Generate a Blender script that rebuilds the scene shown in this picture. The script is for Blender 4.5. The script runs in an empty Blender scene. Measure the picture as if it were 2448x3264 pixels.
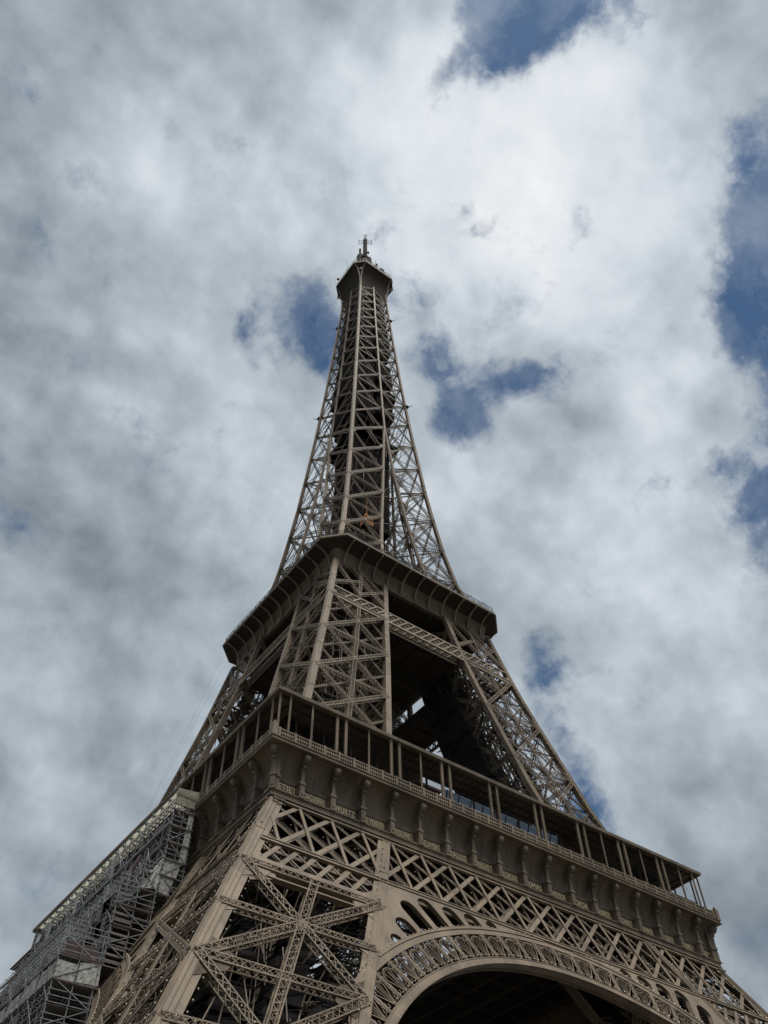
import bpy, math, random
import numpy as np
from mathutils import Vector, Matrix
random.seed(7); rng = np.random.default_rng(7)
scene = bpy.context.scene
COL = scene.collection

# ------------------------------------------------------------------ camera
CAMP = (-70.148, -100.745, 3.289)
YAW, PIT, ROL, FPX = 0.650761, 0.892522, -0.018504, 2716.02
cd = bpy.data.cameras.new("camera"); cam = bpy.data.objects.new("camera", cd); COL.objects.link(cam)
fw = Vector((math.cos(PIT)*math.sin(YAW), math.cos(PIT)*math.cos(YAW), math.sin(PIT)))
rt = Vector((math.cos(YAW), -math.sin(YAW), 0)); up = rt.cross(fw)
r2 = rt*math.cos(ROL) + up*math.sin(ROL); u2 = -rt*math.sin(ROL) + up*math.cos(ROL)
cam.matrix_world = Matrix(((r2.x, u2.x, -fw.x, CAMP[0]), (r2.y, u2.y, -fw.y, CAMP[1]), (r2.z, u2.z, -fw.z, CAMP[2]), (0, 0, 0, 1)))
cd.sensor_fit = 'VERTICAL'; cd.sensor_height = 24.0; cd.lens = FPX/3264*24.0
cd.clip_start = 0.5; cd.clip_end = 6000
scene.camera = cam
scene.view_settings.view_transform = 'Standard'; scene.view_settings.look = 'None'
scene.view_settings.exposure = 0.0; scene.view_settings.gamma = 1.0

# ------------------------------------------------------------------ sun + sky
SUN = Vector((-0.03, -0.34, 0.94)).normalized()
sd = bpy.data.lights.new("sun", 'SUN'); sd.energy = 4.4; sd.angle = math.radians(34); sd.color = (1.0, 0.93, 0.84)
so = bpy.data.objects.new("sun", sd); COL.objects.link(so)
so.rotation_euler = SUN.to_track_quat('Z', 'Y').to_euler()

def px_dir(x, y):           # direction of sky features, fixed in the world
    return (fw*FPX + r2*(x-1224) - u2*(y-1632)).normalized()

world = bpy.data.worlds.new("World"); scene.world = world; world.use_nodes = True
def build_sky():
    nt = world.node_tree; nt.nodes.clear(); N = nt.nodes; L = nt.links
    def mth(op, a, b=None, c=None, clamp=False):
        n = N.new('ShaderNodeMath'); n.operation = op; n.use_clamp = clamp
        for i, v in enumerate((a, b, c)):
            if v is None: continue
            if isinstance(v, (int, float)): n.inputs[i].default_value = v
            else: L.new(v, n.inputs[i])
        return n.outputs[0]
    def vmth(op, a, b=None, scale=None):
        n = N.new('ShaderNodeVectorMath'); n.operation = op
        for i, v in enumerate((a, b)):
            if v is None: continue
            if isinstance(v, (tuple, Vector)): n.inputs[i].default_value = tuple(v)
            else: L.new(v, n.inputs[i])
        if scale is not None: n.inputs['Scale'].default_value = scale
        return n
    tc = N.new('ShaderNodeTexCoord'); D = tc.outputs['Generated']
    sep = N.new('ShaderNodeSeparateXYZ'); L.new(D, sep.inputs[0])
    def noise(scale, detail, rough, vec, col=False, dist=0.0):
        n = N.new('ShaderNodeTexNoise'); n.inputs['Scale'].default_value = scale; n.inputs['Detail'].default_value = detail
        n.inputs['Roughness'].default_value = rough; n.inputs['Distortion'].default_value = dist; L.new(vec, n.inputs['Vector'])
        return n.outputs['Color' if col else 'Fac']
    w1 = vmth('SUBTRACT', noise(7.0, 6.0, 0.6, D, True), (0.5, 0.5, 0.5)).outputs[0]
    w1 = vmth('SCALE', w1, scale=0.10).outputs[0]
    P = vmth('ADD', D, w1).outputs[0]
    w2 = vmth('SUBTRACT', noise(5.0, 5.0, 0.55, D, True), (0.5, 0.5, 0.5)).outputs[0]
    Q = vmth('ADD', D, vmth('SCALE', w2, scale=0.14).outputs[0]).outputs[0]
    def blobs(lst, vec):
        acc = None
        for (x, y, r, w) in lst:
            d = vmth('DISTANCE', vec, px_dir(x, y)).outputs['Value']
            m = N.new('ShaderNodeMapRange'); m.interpolation_type = 'SMOOTHSTEP'
            L.new(d, m.inputs[0]); m.inputs[1].default_value = 0.0; m.inputs[2].default_value = r/2900.0
            m.inputs[3].default_value = w; m.inputs[4].default_value = 0.0
            acc = m.outputs[0] if acc is None else mth('ADD', acc, m.outputs[0])
        return acc
    holes = [(1640, 30, 300, 1.4), (1830, 0, 190, .6), (1560, 170, 190, .6), (1450, 10, 160, .5), (1960, 40, 160, .3),
             (2540, 620, 330, 1.35), (2500, 870, 330, 1.45), (2410, 1000, 240, .7), (2540, 1130, 320, 1.1), (2540, 1420, 280, .9), (2350, 520, 200, .35), (2330, 1010, 200, .35), (2500, 1700, 220, .5), (2440, 1900, 160, .3),
             (1330, 1080, 250, .72), (1410, 1210, 250, .74), (1490, 1340, 220, .98), (1690, 1170, 190, .8), (1560, 1180, 180, .4), (1270, 960, 130, .3), (1620, 1060, 120, .25),
             (870, 1030, 270, .60), (1010, 1080, 200, .60), (720, 1040, 200, .5), (970, 1190, 170, .5), (1070, 1150, 150, .5),
             (1740, 2260, 190, .62), (1690, 2140, 170, .6), (1840, 2420, 210, .75), (1930, 2570, 230, 1.05), (1800, 2640, 140, .4), (2220, 1570, 260, .60), (2380, 1600, 220, .6), (2420, 1830, 180, .5), (2080, 1530, 140, .3),
             (640, 190, 330, .24), (780, 380, 200, .2), (830, 520, 130, .3), (1690, 560, 80, .3), (1420, 330, 180, .30)]
    hs = blobs(holes, Q)
    fine = noise(20.0, 8.0, 0.58, P)
    n6 = noise(6.5, 10.0, 0.62, D)
    hole = mth('ADD', hs, mth('MULTIPLY', mth('SUBTRACT', n6, 0.5), 3.1))
    hole = mth('ADD', hole, mth('MULTIPLY', mth('SUBTRACT', fine, 0.5), 1.8))
    hm = N.new('ShaderNodeMapRange'); hm.interpolation_type = 'SMOOTHSTEP'; L.new(hole, hm.inputs[0])
    hm.inputs[1].default_value = 0.24; hm.inputs[2].default_value = 1.15
    bright = [(1750, 560, 850, .13), (1250, 380, 400, .14), (1830, 330, 330, .14), (1650, 680, 300, .15), (1900, 850, 300, .08), (1250, 800, 300, .06), (2050, 1500, 600, .08), (1450, 1560, 300, .12), (2150, 1200, 250, .06), (2330, 2200, 200, .05), (1750, 1850, 250, .06),
              (450, 480, 380, .08), (1250, 150, 160, .05), (2150, 2250, 500, .05), (2050, 1850, 350, .05), (60, 2050, 350, .06), (600, 2340, 60, .12), (440, 2440, 60, .10), (560, 2380, 90, .04),
              (850, 650, 320, .06), (280, 2550, 110, .06), (2300, 2600, 300, .03), (750, 1350, 300, .02), (1400, 180, 130, .10)]
    dark = [(120, 120, 750, .12), (0, 900, 550, .10), (500, 60, 420, .08), (1120, 60, 350, .14), (2250, 80, 480, .12), (2448, 420, 320, .05), (150, 1500, 650, .09),
            (480, 1800, 520, .06), (60, 2150, 550, .07), (1800, 1330, 230, .05), (450, 2520, 330, .07), (200, 2900, 500, .05), (650, 1250, 260, .05),
            (2350, 3000, 600, .09), (1650, 1000, 280, .03), (2250, 2050, 260, .04), (350, 1150, 300, .05), (1850, 2550, 300, .02)]
    b = blobs(bright, Q); dk = blobs(dark, Q)
    soft = noise(2.6, 4.0, 0.5, Q); mid = noise(8.0, 5.0, 0.55, P)
    # puffs: each billow is lighter on the side towards the light (up and to the right of the view) and darker behind
    lit = (SUN + Vector((.55, -.1, .0))).normalized()
    def relief(sc, det, k, off):
        n0 = noise(sc, det, 0.52, D)
        n1 = noise(sc, det, 0.52, vmth('ADD', D, tuple(lit*off)).outputs[0])
        return mth('MULTIPLY', mth('SUBTRACT', n0, n1), k)
    v = mth('ADD', 0.412, mth('SUBTRACT', b, dk))
    v = mth('ADD', v, mth('MULTIPLY', mth('SUBTRACT', soft, 0.5), 0.20))
    v = mth('ADD', v, mth('MULTIPLY', mth('SUBTRACT', mid, 0.5), 0.12))
    v = mth('ADD', v, relief(3.6, 5.0, .44, .07))
    v = mth('ADD', v, relief(9.0, 7.0, .50, .028))
    v = mth('ADD', v, mth('MULTIPLY', mth('SUBTRACT', fine, 0.5), 0.035))
    # thin veils near the gaps glow a little
    v = mth('ADD', v, mth('MULTIPLY', hm.outputs[0], 0.05))
    # sunward part of the cloud deck is brighter
    sdot = vmth('DOT_PRODUCT', D, tuple(SUN)).outputs['Value']
    v = mth('ADD', v, mth('MULTIPLY', mth('MAXIMUM', sdot, 0.0), 0.10))
    # out of view near the horizon the sky is dimmed to keep undersides dark
    hz = N.new('ShaderNodeMapRange'); L.new(sep.outputs[2], hz.inputs[0]); hz.inputs[1].default_value = 0.02; hz.inputs[2].default_value = 0.27; hz.inputs[3].default_value = 0.28; hz.inputs[4].default_value = 1.0
    v = mth('MULTIPLY', v, hz.outputs[0])
    v = mth('MAXIMUM', v, 0.06)
    ramp = N.new('ShaderNodeValToRGB'); L.new(v, ramp.inputs[0]); cr = ramp.color_ramp
    cr.elements[0].position = 0.0; cr.elements[0].color = (0.02, 0.025, 0.03, 1)
    cr.elements[1].position = 1.0; cr.elements[1].color = (1, 1, 1, 1)
    for p_, c_ in ((0.2, (.178, .206, .238)), (0.32, (.280, .328, .372)), (0.45, (.428, .484, .534)), (0.62, (.66, .715, .77))):
        e = cr.elements.new(p_); e.color = (*c_, 1)
    sky = N.new('ShaderNodeTexSky'); sky.sky_type = 'NISHITA'; sky.sun_disc = False
    sky.sun_elevation = math.asin(SUN.z); sky.sun_rotation = math.atan2(SUN.x, SUN.y); sky.air_density = 1.0; sky.dust_density = 0.6
    tint = N.new('ShaderNodeMix'); tint.data_type = 'RGBA'; tint.blend_type = 'MULTIPLY'; tint.inputs[0].default_value = 1.0; L.new(sky.outputs[0], tint.inputs[6]); tint.inputs[7].default_value = (.78, 1.02, 1.14, 1)
    bgs = N.new('ShaderNodeBackground'); L.new(tint.outputs[2], bgs.inputs[0]); bgs.inputs[1].default_value = 0.062
    veil = N.new('ShaderNodeMapRange'); L.new(noise(9.0, 7.0, .6, P), veil.inputs[0]); veil.inputs[1].default_value = .36; veil.inputs[2].default_value = .58; veil.inputs[3].default_value = .72; veil.inputs[4].default_value = 1.0
    hmv = mth('MULTIPLY', hm.outputs[0], veil.outputs[0])
    bgc = N.new('ShaderNodeBackground'); L.new(ramp.outputs[0], bgc.inputs[0]); bgc.inputs[1].default_value = 1.0
    mx = N.new('ShaderNodeMixShader'); L.new(hmv, mx.inputs[0]); L.new(bgc.outputs[0], mx.inputs[1]); L.new(bgs.outputs[0], mx.inputs[2])
    out = N.new('ShaderNodeOutputWorld'); L.new(mx.outputs[0], out.inputs[0])
build_sky()
world.cycles.sampling_method = 'MANUAL'; world.cycles.sample_map_resolution = 512
scene.cycles.max_bounces = 5; scene.cycles.diffuse_bounces = 3; scene.cycles.transparent_max_bounces = 12

# ------------------------------------------------------------------ materials
def mat(name, c1, c2=None, rough=0.6, scale=0.5, rust=0.0, spec=0.35, streak=True, metal=0.0, bump=0.0):
    m = bpy.data.materials.new(name); m.use_nodes = True; nt = m.node_tree; N = nt.nodes; L = nt.links
    b = N['Principled BSDF']; b.inputs['Roughness'].default_value = rough; b.inputs['Specular IOR Level'].default_value = spec
    b.inputs['Metallic'].default_value = metal
    g = N.new('ShaderNodeNewGeometry')
    n1 = N.new('ShaderNodeTexNoise'); n1.inputs['Scale'].default_value = scale; n1.inputs['Detail'].default_value = 6; n1.inputs['Roughness'].default_value = .65
    mp = N.new('ShaderNodeMapping'); L.new(g.outputs['Position'], mp.inputs[0]); mp.inputs['Scale'].default_value = (1, 1, .35) if streak else (1, 1, 1)
    L.new(mp.outputs[0], n1.inputs['Vector'])
    r = N.new('ShaderNodeMapRange'); L.new(n1.outputs[0], r.inputs[0]); r.inputs[1].default_value = .3; r.inputs[2].default_value = .7
    mx = N.new('ShaderNodeMix'); mx.data_type = 'RGBA'; L.new(r.outputs[0], mx.inputs[0])
    mx.inputs[6].default_value = (*c1, 1); mx.inputs[7].default_value = (*(c2 or tuple(x*.78 for x in c1)), 1)
    colr = mx.outputs[2]
    n2 = N.new('ShaderNodeTexNoise'); n2.inputs['Scale'].default_value = scale*7; n2.inputs['Detail'].default_value = 4; L.new(mp.outputs[0], n2.inputs['Vector'])
    if rust:
        rr = N.new('ShaderNodeMapRange'); L.new(n2.outputs[0], rr.inputs[0]); rr.inputs[1].default_value = .60; rr.inputs[2].default_value = .72; rr.inputs[4].default_value = rust
        m2 = N.new('ShaderNodeMix'); m2.data_type = 'RGBA'; L.new(rr.outputs[0], m2.inputs[0]); L.new(colr, m2.inputs[6]); m2.inputs[7].default_value = (.13, .065, .042, 1)
        colr = m2.outputs[2]
        # darker grime in blotches
        n3 = N.new('ShaderNodeTexNoise'); n3.inputs['Scale'].default_value = scale*2.3; n3.inputs['Detail'].default_value = 8; L.new(g.outputs['Position'], n3.inputs['Vector'])
        r3 = N.new('ShaderNodeMapRange'); L.new(n3.outputs[0], r3.inputs[0]); r3.inputs[1].default_value = .55; r3.inputs[2].default_value = .8; r3.inputs[4].default_value = .45
        m3 = N.new('ShaderNodeMix'); m3.data_type = 'RGBA'; L.new(r3.outputs[0], m3.inputs[0]); L.new(colr, m3.inputs[6]); m3.inputs[7].default_value = (.065, .053, .042, 1)
        colr = m3.outputs[2]
    if rust:
        vo = N.new('ShaderNodeTexVoronoi'); vo.inputs['Scale'].default_value = .42; mv = N.new('ShaderNodeMapping'); mv.inputs['Scale'].default_value = (1, 1, .6); L.new(g.outputs['Position'], mv.inputs[0]); L.new(mv.outputs[0], vo.inputs['Vector'])
        sv = N.new('ShaderNodeSeparateColor'); L.new(vo.outputs['Color'], sv.inputs[0]); rv = N.new('ShaderNodeMapRange'); L.new(sv.outputs[0], rv.inputs[0]); rv.inputs[3].default_value = .78; rv.inputs[4].default_value = 1.20
        mm_ = N.new('ShaderNodeVectorMath'); mm_.operation = 'SCALE'; L.new(colr, mm_.inputs[0]); L.new(rv.outputs[0], mm_.inputs['Scale']); colr = mm_.outputs[0]
    L.new(colr, b.inputs['Base Color'])
    if bump:
        bp = N.new('ShaderNodeBump'); bp.inputs['Strength'].default_value = bump; L.new(n2.outputs[0], bp.inputs['Height']); L.new(bp.outputs[0], b.inputs['Normal'])
    return m
IRON = mat('iron_paint', (.172, .136, .095), (.100, .079, .056), rough=.55, rust=.55, bump=.15)
IRON2 = mat('iron_paint_plates', (.138, .112, .080), (.088, .072, .052), rough=.6, rust=.35, bump=.1)
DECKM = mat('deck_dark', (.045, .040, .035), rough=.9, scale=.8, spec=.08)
NET_SHADE = mat('dark_net_and_shade', (.022, .021, .021), rough=.95, scale=1.0, spec=.02)  # for real nets, and for the dark boxes added to shade the inside
GOLD = mat('letter_paint', (.46, .39, .25), rough=.5, scale=2)
BULB = mat('bulb_glass', (.55, .50, .38), rough=.25, scale=4, spec=.6)
STEEL = mat('galvanised_tube', (.25, .265, .275), (.14, .15, .16), rough=.45, scale=2, spec=.5)
RED = mat('red_brown_steel', (.075, .048, .044), (.055, .038, .036), rough=.6, scale=2)
WOOD = mat('scaffold_board', (.13, .115, .10), (.085, .075, .068), rough=.85, scale=1.5)
ORANGE = mat('orange_paint', (.50, .22, .045), (.38, .15, .03), rough=.5, scale=2)
GREY = mat('antenna_grey', (.045, .045, .047), rough=.85, scale=2, spec=.08)
LANT = mat('lantern_paint', (.055, .050, .046), rough=.85, scale=1, spec=.08)
STONE = mat('stone', (.38, .34, .28), rough=.9, scale=.6)
GROUNDM = mat('ground_gravel', (.12, .11, .095), (.09, .082, .07), rough=.95, scale=.15, streak=False)  # darkened to cut the light bounced up onto the undersides
BRICKRED = mat('pavilion_cladding', (.13, .085, .085), rough=.5, scale=.6)
def sheet_mat(name, col, trans):
    m = bpy.data.materials.new(name); m.use_nodes = True; nt = m.node_tree; N = nt.nodes; L = nt.links
    N.remove(N['Principled BSDF']); d = N.new('ShaderNodeBsdfDiffuse'); t = N.new('ShaderNodeBsdfTranslucent'); mx = N.new('ShaderNodeMixShader')
    g = N.new('ShaderNodeNewGeometry'); n = N.new('ShaderNodeTexNoise'); n.inputs['Scale'].default_value = 1.3; n.inputs['Detail'].default_value = 6; L.new(g.outputs['Position'], n.inputs['Vector'])
    c = N.new('ShaderNodeMix'); c.data_type = 'RGBA'; L.new(n.outputs[0], c.inputs[0]); c.inputs[6].default_value = (*[x*.7 for x in col], 1); c.inputs[7].default_value = (*[min(1, x*1.15) for x in col], 1)
    L.new(c.outputs[2], d.inputs[0]); L.new(c.outputs[2], t.inputs[0]); mx.inputs[0].default_value = trans
    L.new(d.outputs[0], mx.inputs[1]); L.new(t.outputs[0], mx.inputs[2]); L.new(mx.outputs[0], N['Material Output'].inputs[0]); return m
TARP = sheet_mat('white_sheeting', (.42, .43, .41), .25)
CREAM = sheet_mat('cream_roof_sheeting', (.44, .43, .36), .6)
def glass_mat(name, tint, mixv):
    m = bpy.data.materials.new(name); m.use_nodes = True; nt = m.node_tree; N = nt.nodes; L = nt.links
    N.remove(N['Principled BSDF']); t = N.new('ShaderNodeBsdfTransparent'); t.inputs[0].default_value = (*tint, 1)
    gl = N.new('ShaderNodeBsdfGlossy'); gl.inputs['Roughness'].default_value = .05; gl.inputs[0].default_value = (.8, .85, .9, 1)
    d = N.new('ShaderNodeBsdfDiffuse'); d.inputs[0].default_value = (.30, .36, .42, 1)
    f = N.new('ShaderNodeFresnel'); f.inputs[0].default_value = 1.5
    m1 = N.new('ShaderNodeMixShader'); m1.inputs[0].default_value = .60; L.new(t.outputs[0], m1.inputs[1]); L.new(gl.outputs[0], m1.inputs[2])
    m2 = N.new('ShaderNodeMixShader'); m2.inputs[0].default_value = mixv; L.new(m1.outputs[0], m2.inputs[1]); L.new(d.outputs[0], m2.inputs[2])
    tl = N.new('ShaderNodeBsdfTranslucent'); tl.inputs[0].default_value = (.70, .82, .95, 1); m3 = N.new('ShaderNodeMixShader'); m3.inputs[0].default_value = .50; L.new(m2.outputs[0], m3.inputs[1]); L.new(tl.outputs[0], m3.inputs[2])  # pale blue translucency stands in for bright sky reflected in the glass
    L.new(m3.outputs[0], N['Material Output'].inputs[0]); return m
GLASS = glass_mat('sky_tinted_glass', (.86, .92, .96), .15)

# ------------------------------------------------------------------ mesh helpers
class MB:
    def __init__(s): s.V = []; s.F = []; s.n = 0
    def add(s, v, f):
        v = np.asarray(v, float).reshape(-1, 3); f = np.asarray(f, int); s.V.append(v); s.F.append(f + s.n); s.n += len(v)
    def box(s, x0, x1, y0, y1, z0, z1):
        v = [(x, y, z) for z in (z0, z1) for y in (y0, y1) for x in (x0, x1)]
        s.add(v, [(0, 2, 3, 1), (4, 5, 7, 6), (0, 1, 5, 4), (2, 6, 7, 3), (0, 4, 6, 2), (1, 3, 7, 5)])
    def bars(s, P0, P1, w, t, n):
        P0 = np.atleast_2d(np.asarray(P0, float)); P1 = np.atleast_2d(np.asarray(P1, float)); n = np.atleast_2d(np.asarray(n, float))
        a = P1-P0; ln = np.linalg.norm(a, axis=1, keepdims=True); a = a/np.maximum(ln, 1e-9)
        n = n - (n*a).sum(1, keepdims=True)*a; n = n/np.maximum(np.linalg.norm(n, axis=1, keepdims=True), 1e-9)
        sd_ = np.cross(a, n); w = np.broadcast_to(np.asarray(w, float).reshape(-1, 1), ln.shape); t = np.broadcast_to(np.asarray(t, float).reshape(-1, 1), ln.shape)
        out = []
        for P in (P0, P1):
            for i, j in ((-1, -1), (1, -1), (1, 1), (-1, 1)): out.append(P + sd_*w*i/2 + n*t*j/2)
        v = np.stack(out, 1); k = len(P0); base = (np.arange(k)*8)[:, None, None]
        f = np.array([(0, 1, 2, 3), (7, 6, 5, 4), (0, 4, 5, 1), (1, 5, 6, 2), (2, 6, 7, 3), (3, 7, 4, 0)])[None] + base
        s.add(v.reshape(-1, 3), f.reshape(-1, 4))
    def bar(s, p0, p1, w, t, n=(0, 0, 1)): s.bars([p0], [p1], w, t, n)
    def loft(s, rings, closed=True, caps=True):
        R = np.asarray(rings, float); m, k, _ = R.shape; f = []
        for i in range(m-1):
            for j in range(k if closed else k-1):
                j2 = (j+1) % k; f.append((i*k+j, i*k+j2, (i+1)*k+j2, (i+1)*k+j))
        s.add(R.reshape(-1, 3), f)
        if caps and closed:
            if k == 4: s.F.append(np.array([(3, 2, 1, 0), (0+(m-1)*k, 1+(m-1)*k, 2+(m-1)*k, 3+(m-1)*k)]) + s.n - m*k)
            else:
                for r in (R[0], R[-1]):
                    c = r.mean(0); s.add(np.vstack([r, c]), [(j, (j+1) % k, k, k) for j in range(k)])
    def build(s, name, material, parent=None, label=None, smooth=False, kind=None):
        V = np.vstack(s.V); 
        F = np.vstack([f.reshape(-1, 4) for f in s.F])
        me = bpy.data.meshes.new(name)
        tri = F[:, 2] == F[:, 3]
        Q = F[~tri]; T = F[tri][:, :3]
        me.vertices.add(len(V)); me.vertices.foreach_set('co', V.astype(np.float32).ravel())
        li = np.concatenate([Q.ravel(), T.ravel()]); me.loops.add(len(li)); me.loops.foreach_set('vertex_index', li.astype(np.int32))
        tot = np.concatenate([np.full(len(Q), 4), np.full(len(T), 3)]); st = np.concatenate([[0], np.cumsum(tot)[:-1]])
        me.polygons.add(len(tot)); me.polygons.foreach_set('loop_start', st.astype(np.int32)); me.polygons.foreach_set('loop_total', tot.astype(np.int32))
        me.update(calc_edges=True); me.materials.append(material)
        me.polygons.foreach_set('use_smooth', [bool(smooth)]*len(tot))
        return link(name, me, parent, label, kind)
def link(name, me, parent=None, label=None, kind=None):
    o = bpy.data.objects.new(name, me); COL.objects.link(o)
    if parent: o.parent = parent
    if label: o['label'] = label
    if kind: o['kind'] = kind
    return o
def thing(name, label, cat, loc=(0, 0, 0), group=None):
    o = bpy.data.objects.new(name, None); COL.objects.link(o); o.location = loc; o['label'] = label; o['category'] = cat
    if group: o['group'] = group
    return o
def rot_copies(o, ks=(1, 2, 3), extra=None):
    """copies of a part (and its sub-parts) turned about the tower's axis"""
    res = [o]
    for k in ks:
        c = o.copy(); COL.objects.link(c); c.parent = o.parent
        c.matrix_local = Matrix.Rotation(k*math.pi/2, 4, 'Z') @ o.matrix_local
        for ch in list(o.children):
            d = ch.copy(); COL.objects.link(d); d.parent = c
        res.append(c)
    return res
def V3(*a): return np.array(a, float)
def unit(v): v = np.asarray(v, float); return v/np.linalg.norm(v)
def lattice(mb, p0, p1, W, D, n, ch=.12, zz=.07, cell=None, xx=True, sides=True):
    p0 = np.asarray(p0, float); p1 = np.asarray(p1, float); a = p1-p0; Ln = np.linalg.norm(a); a = a/Ln
    n = unit(n - np.dot(n, a)*a); s = np.cross(a, n)
    A = []; B = []
    for i in (-1, 1):
        for j in (-1, 1):
            o = s*i*(W-ch)/2 + n*j*(D-ch)/2; A.append(p0+o); B.append(p1+o)
    mb.bars(A, B, ch, ch, n)
    k = max(2, int(round(Ln/(cell or W)))); t = np.linspace(0, 1, k+1)
    P = p0[None] + (p1-p0)[None]*t[:, None]
    sg = np.where(np.arange(k+1) % 2 == 0, 1.0, -1.0)[:, None]
    for j in (-1, 1):
        off = n*j*(D/2-.02)
        Z = P + s*sg*(W/2-ch/2) + off
        mb.bars(Z[:-1], Z[1:], zz, .03, n)
        if xx:
            Z = P - s*sg*(W/2-ch/2) + off; mb.bars(Z[:-1], Z[1:], zz, .03, n)
    if sides:
        for j in (-1, 1):
            Z = P + n*sg*(D/2-ch/2) + s*j*(W/2-.02); mb.bars(Z[:-1], Z[1:], zz, .03, s)
def ease(x): x = min(1, max(0, x)); return x*x*(3-2*x)
def plate(name, outline, holes, th, fmap, material, parent=None, label=None):
    """flat plate with holes: outline/holes in 2D (u,v); fmap(u,v,depth)->xyz"""
    cu = bpy.data.curves.new(name, 'CURVE'); cu.dimensions = '2D'; cu.fill_mode = 'BOTH'; cu.extrude = th/2
    for loop in [outline]+holes:
        sp = cu.splines.new('POLY'); sp.points.add(len(loop)-1); sp.use_cyclic_u = True
        for q, (u, v) in zip(sp.points, loop): q.co = (u, v, 0, 1)
    tmp = bpy.data.objects.new('tmp', cu); COL.objects.link(tmp)
    dg = bpy.context.evaluated_depsgraph_get(); me = bpy.data.meshes.new_from_object(tmp.evaluated_get(dg))
    COL.objects.unlink(tmp); bpy.data.objects.remove(tmp)
    co = np.zeros(len(me.vertices)*3, np.float32); me.vertices.foreach_get('co', co); co = co.reshape(-1, 3)
    out = np.array([fmap(u, v, d) for u, v, d in co], np.float32); me.vertices.foreach_set('co', out.ravel()); me.update()
    me.polygons.foreach_set('use_smooth', [False]*len(me.polygons)); me.materials.clear(); me.materials.append(material); me.name = name
    return link(name, me, parent, label)

# ------------------------------------------------------------------ tower profile
ZS = [0, 20, 51.7, 57.6, 72, 94.6, 101.5, 110, 116.5, 126.6, 140, 158, 185, 209, 235, 250, 266, 277]
WS = [62.4, 49.95, 34.1, 31.9, 26.75, 21.3, 19.8, 18.15, 16.9, 14.45, 12.6, 10.95, 9.15, 7.8, 6.6, 5.95, 5.3, 5.0]
ZI = [0, 28, 50, 72, 90.6, 98, 110, 126, 144, 160, 178, 300]
WI = [44.0, 30.6, 19.9, 13.2, 9.7, 8.5, 6.7, 4.9, 2.75, 1.3, 0.0, 0.0]
def wo(z): return float(np.interp(z, ZS, WS))
def wi(z): return float(np.interp(z, ZI, WI))
def corner(i, z):
    a, b = wo(z), wi(z)
    return V3(*[(-a, -a), (-b, -a), (-b, -b), (-a, -b)][i], z)
FACEN = [V3(0, -1, .3), V3(1, 0, -.3), V3(0, 1, -.3), V3(-1, 0, .3)]
INS = [V3(.5, .5, 0), V3(-.5, .5, 0), V3(-.5, -.5, 0), V3(.5, -.5, 0)]

TOWER = thing('lattice_tower', 'giant brown iron lattice tower with two galleries and an antenna mast on its summit', 'tower')
def piece(name, label=None, parent=None): 
    o = bpy.data.objects.new(name, None); COL.objects.link(o); o.parent = parent or TOWER
    if label: o['label'] = label
    return o

LAMPS = []            # lamp positions in the (-,-) quadrant / front face frames, built later
def girder(mb, i, zs, g, flange=0.0):
    """hollow corner girder i of a leg, plated, between the heights zs"""
    sx, sy = [(1, 1), (-1, 1), (-1, -1), (1, -1)][i]
    rings = []
    for z in zs:
        c = corner(i, z); gg = g if np.isscalar(g) else float(np.interp(z, *g))
        rings.append([c, c+V3(sx*gg, 0, 0), c+V3(sx*gg, sy*gg, 0), c+V3(0, sy*gg, 0)])
    mb.loft(rings)
    # cover strips and joints
    for z in zs[1:-1]:
        c = corner(i, z); gg = (g if np.isscalar(g) else float(np.interp(z, *g)))
        x0, x1 = sorted((c[0]-sx*.04, c[0]+sx*(gg+.04))); y0, y1 = sorted((c[1]-sy*.04, c[1]+sy*(gg+.04)))
        mb.box(x0, x1, y0, y1, z-.09, z+.09)
    for off in (.04, .46, .9):
        A = [corner(i, z)+V3(sx*(g if np.isscalar(g) else float(np.interp(z, *g)))*off, -sy*.02, 0) for z in zs]
        B = [corner(i, z)+V3(-sx*.02, sy*(g if np.isscalar(g) else float(np.interp(z, *g)))*off, 0) for z in zs]
        for P_ in (A, B): mb.bars(P_[:-1], P_[1:], .07, .06, (sx, sy, 0))
    if flange:
        for ax in (0, 1):
            rings = []
            for z in zs:
                c = corner(i, z); f = flange; gg = g if np.isscalar(g) else float(np.interp(z, *g))
                if ax == 0: rings.append([c+V3(sx*gg, sy*.08, 0), c+V3(sx*f, sy*.08, 0), c+V3(sx*f, sy*.14, 0), c+V3(sx*gg, sy*.14, 0)])
                else: rings.append([c+V3(sx*.08, sy*gg, 0), c+V3(sx*.08, sy*f, 0), c+V3(sx*.14, sy*f, 0), c+V3(sx*.14, sy*gg, 0)])
            mb.loft(rings)
def face_pt(f, u, z, g=.5):
    a = corner(f, z)+INS[f]*g; b = corner((f+1) % 4, z)+INS[(f+1) % 4]*g
    return a + (b-a)*u
def gusset(mb, f, side, z, L_, h):
    n = unit(FACEN[f])
    a = corner(f, z); b = corner((f+1) % 4, z); d = unit(b-a) if side == 0 else unit(a-b)
    def q(u, dz):
        c0 = corner(f if side == 0 else (f+1) % 4, z+dz); return c0 + d*u + n*.0 - n*.03
    P = [q(.6, h), q(L_, h*.35), q(L_, -h*.35), q(.6, -h)]
    P2 = [p-n*.06 for p in P]
    mb.loft([P, P2])

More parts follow.
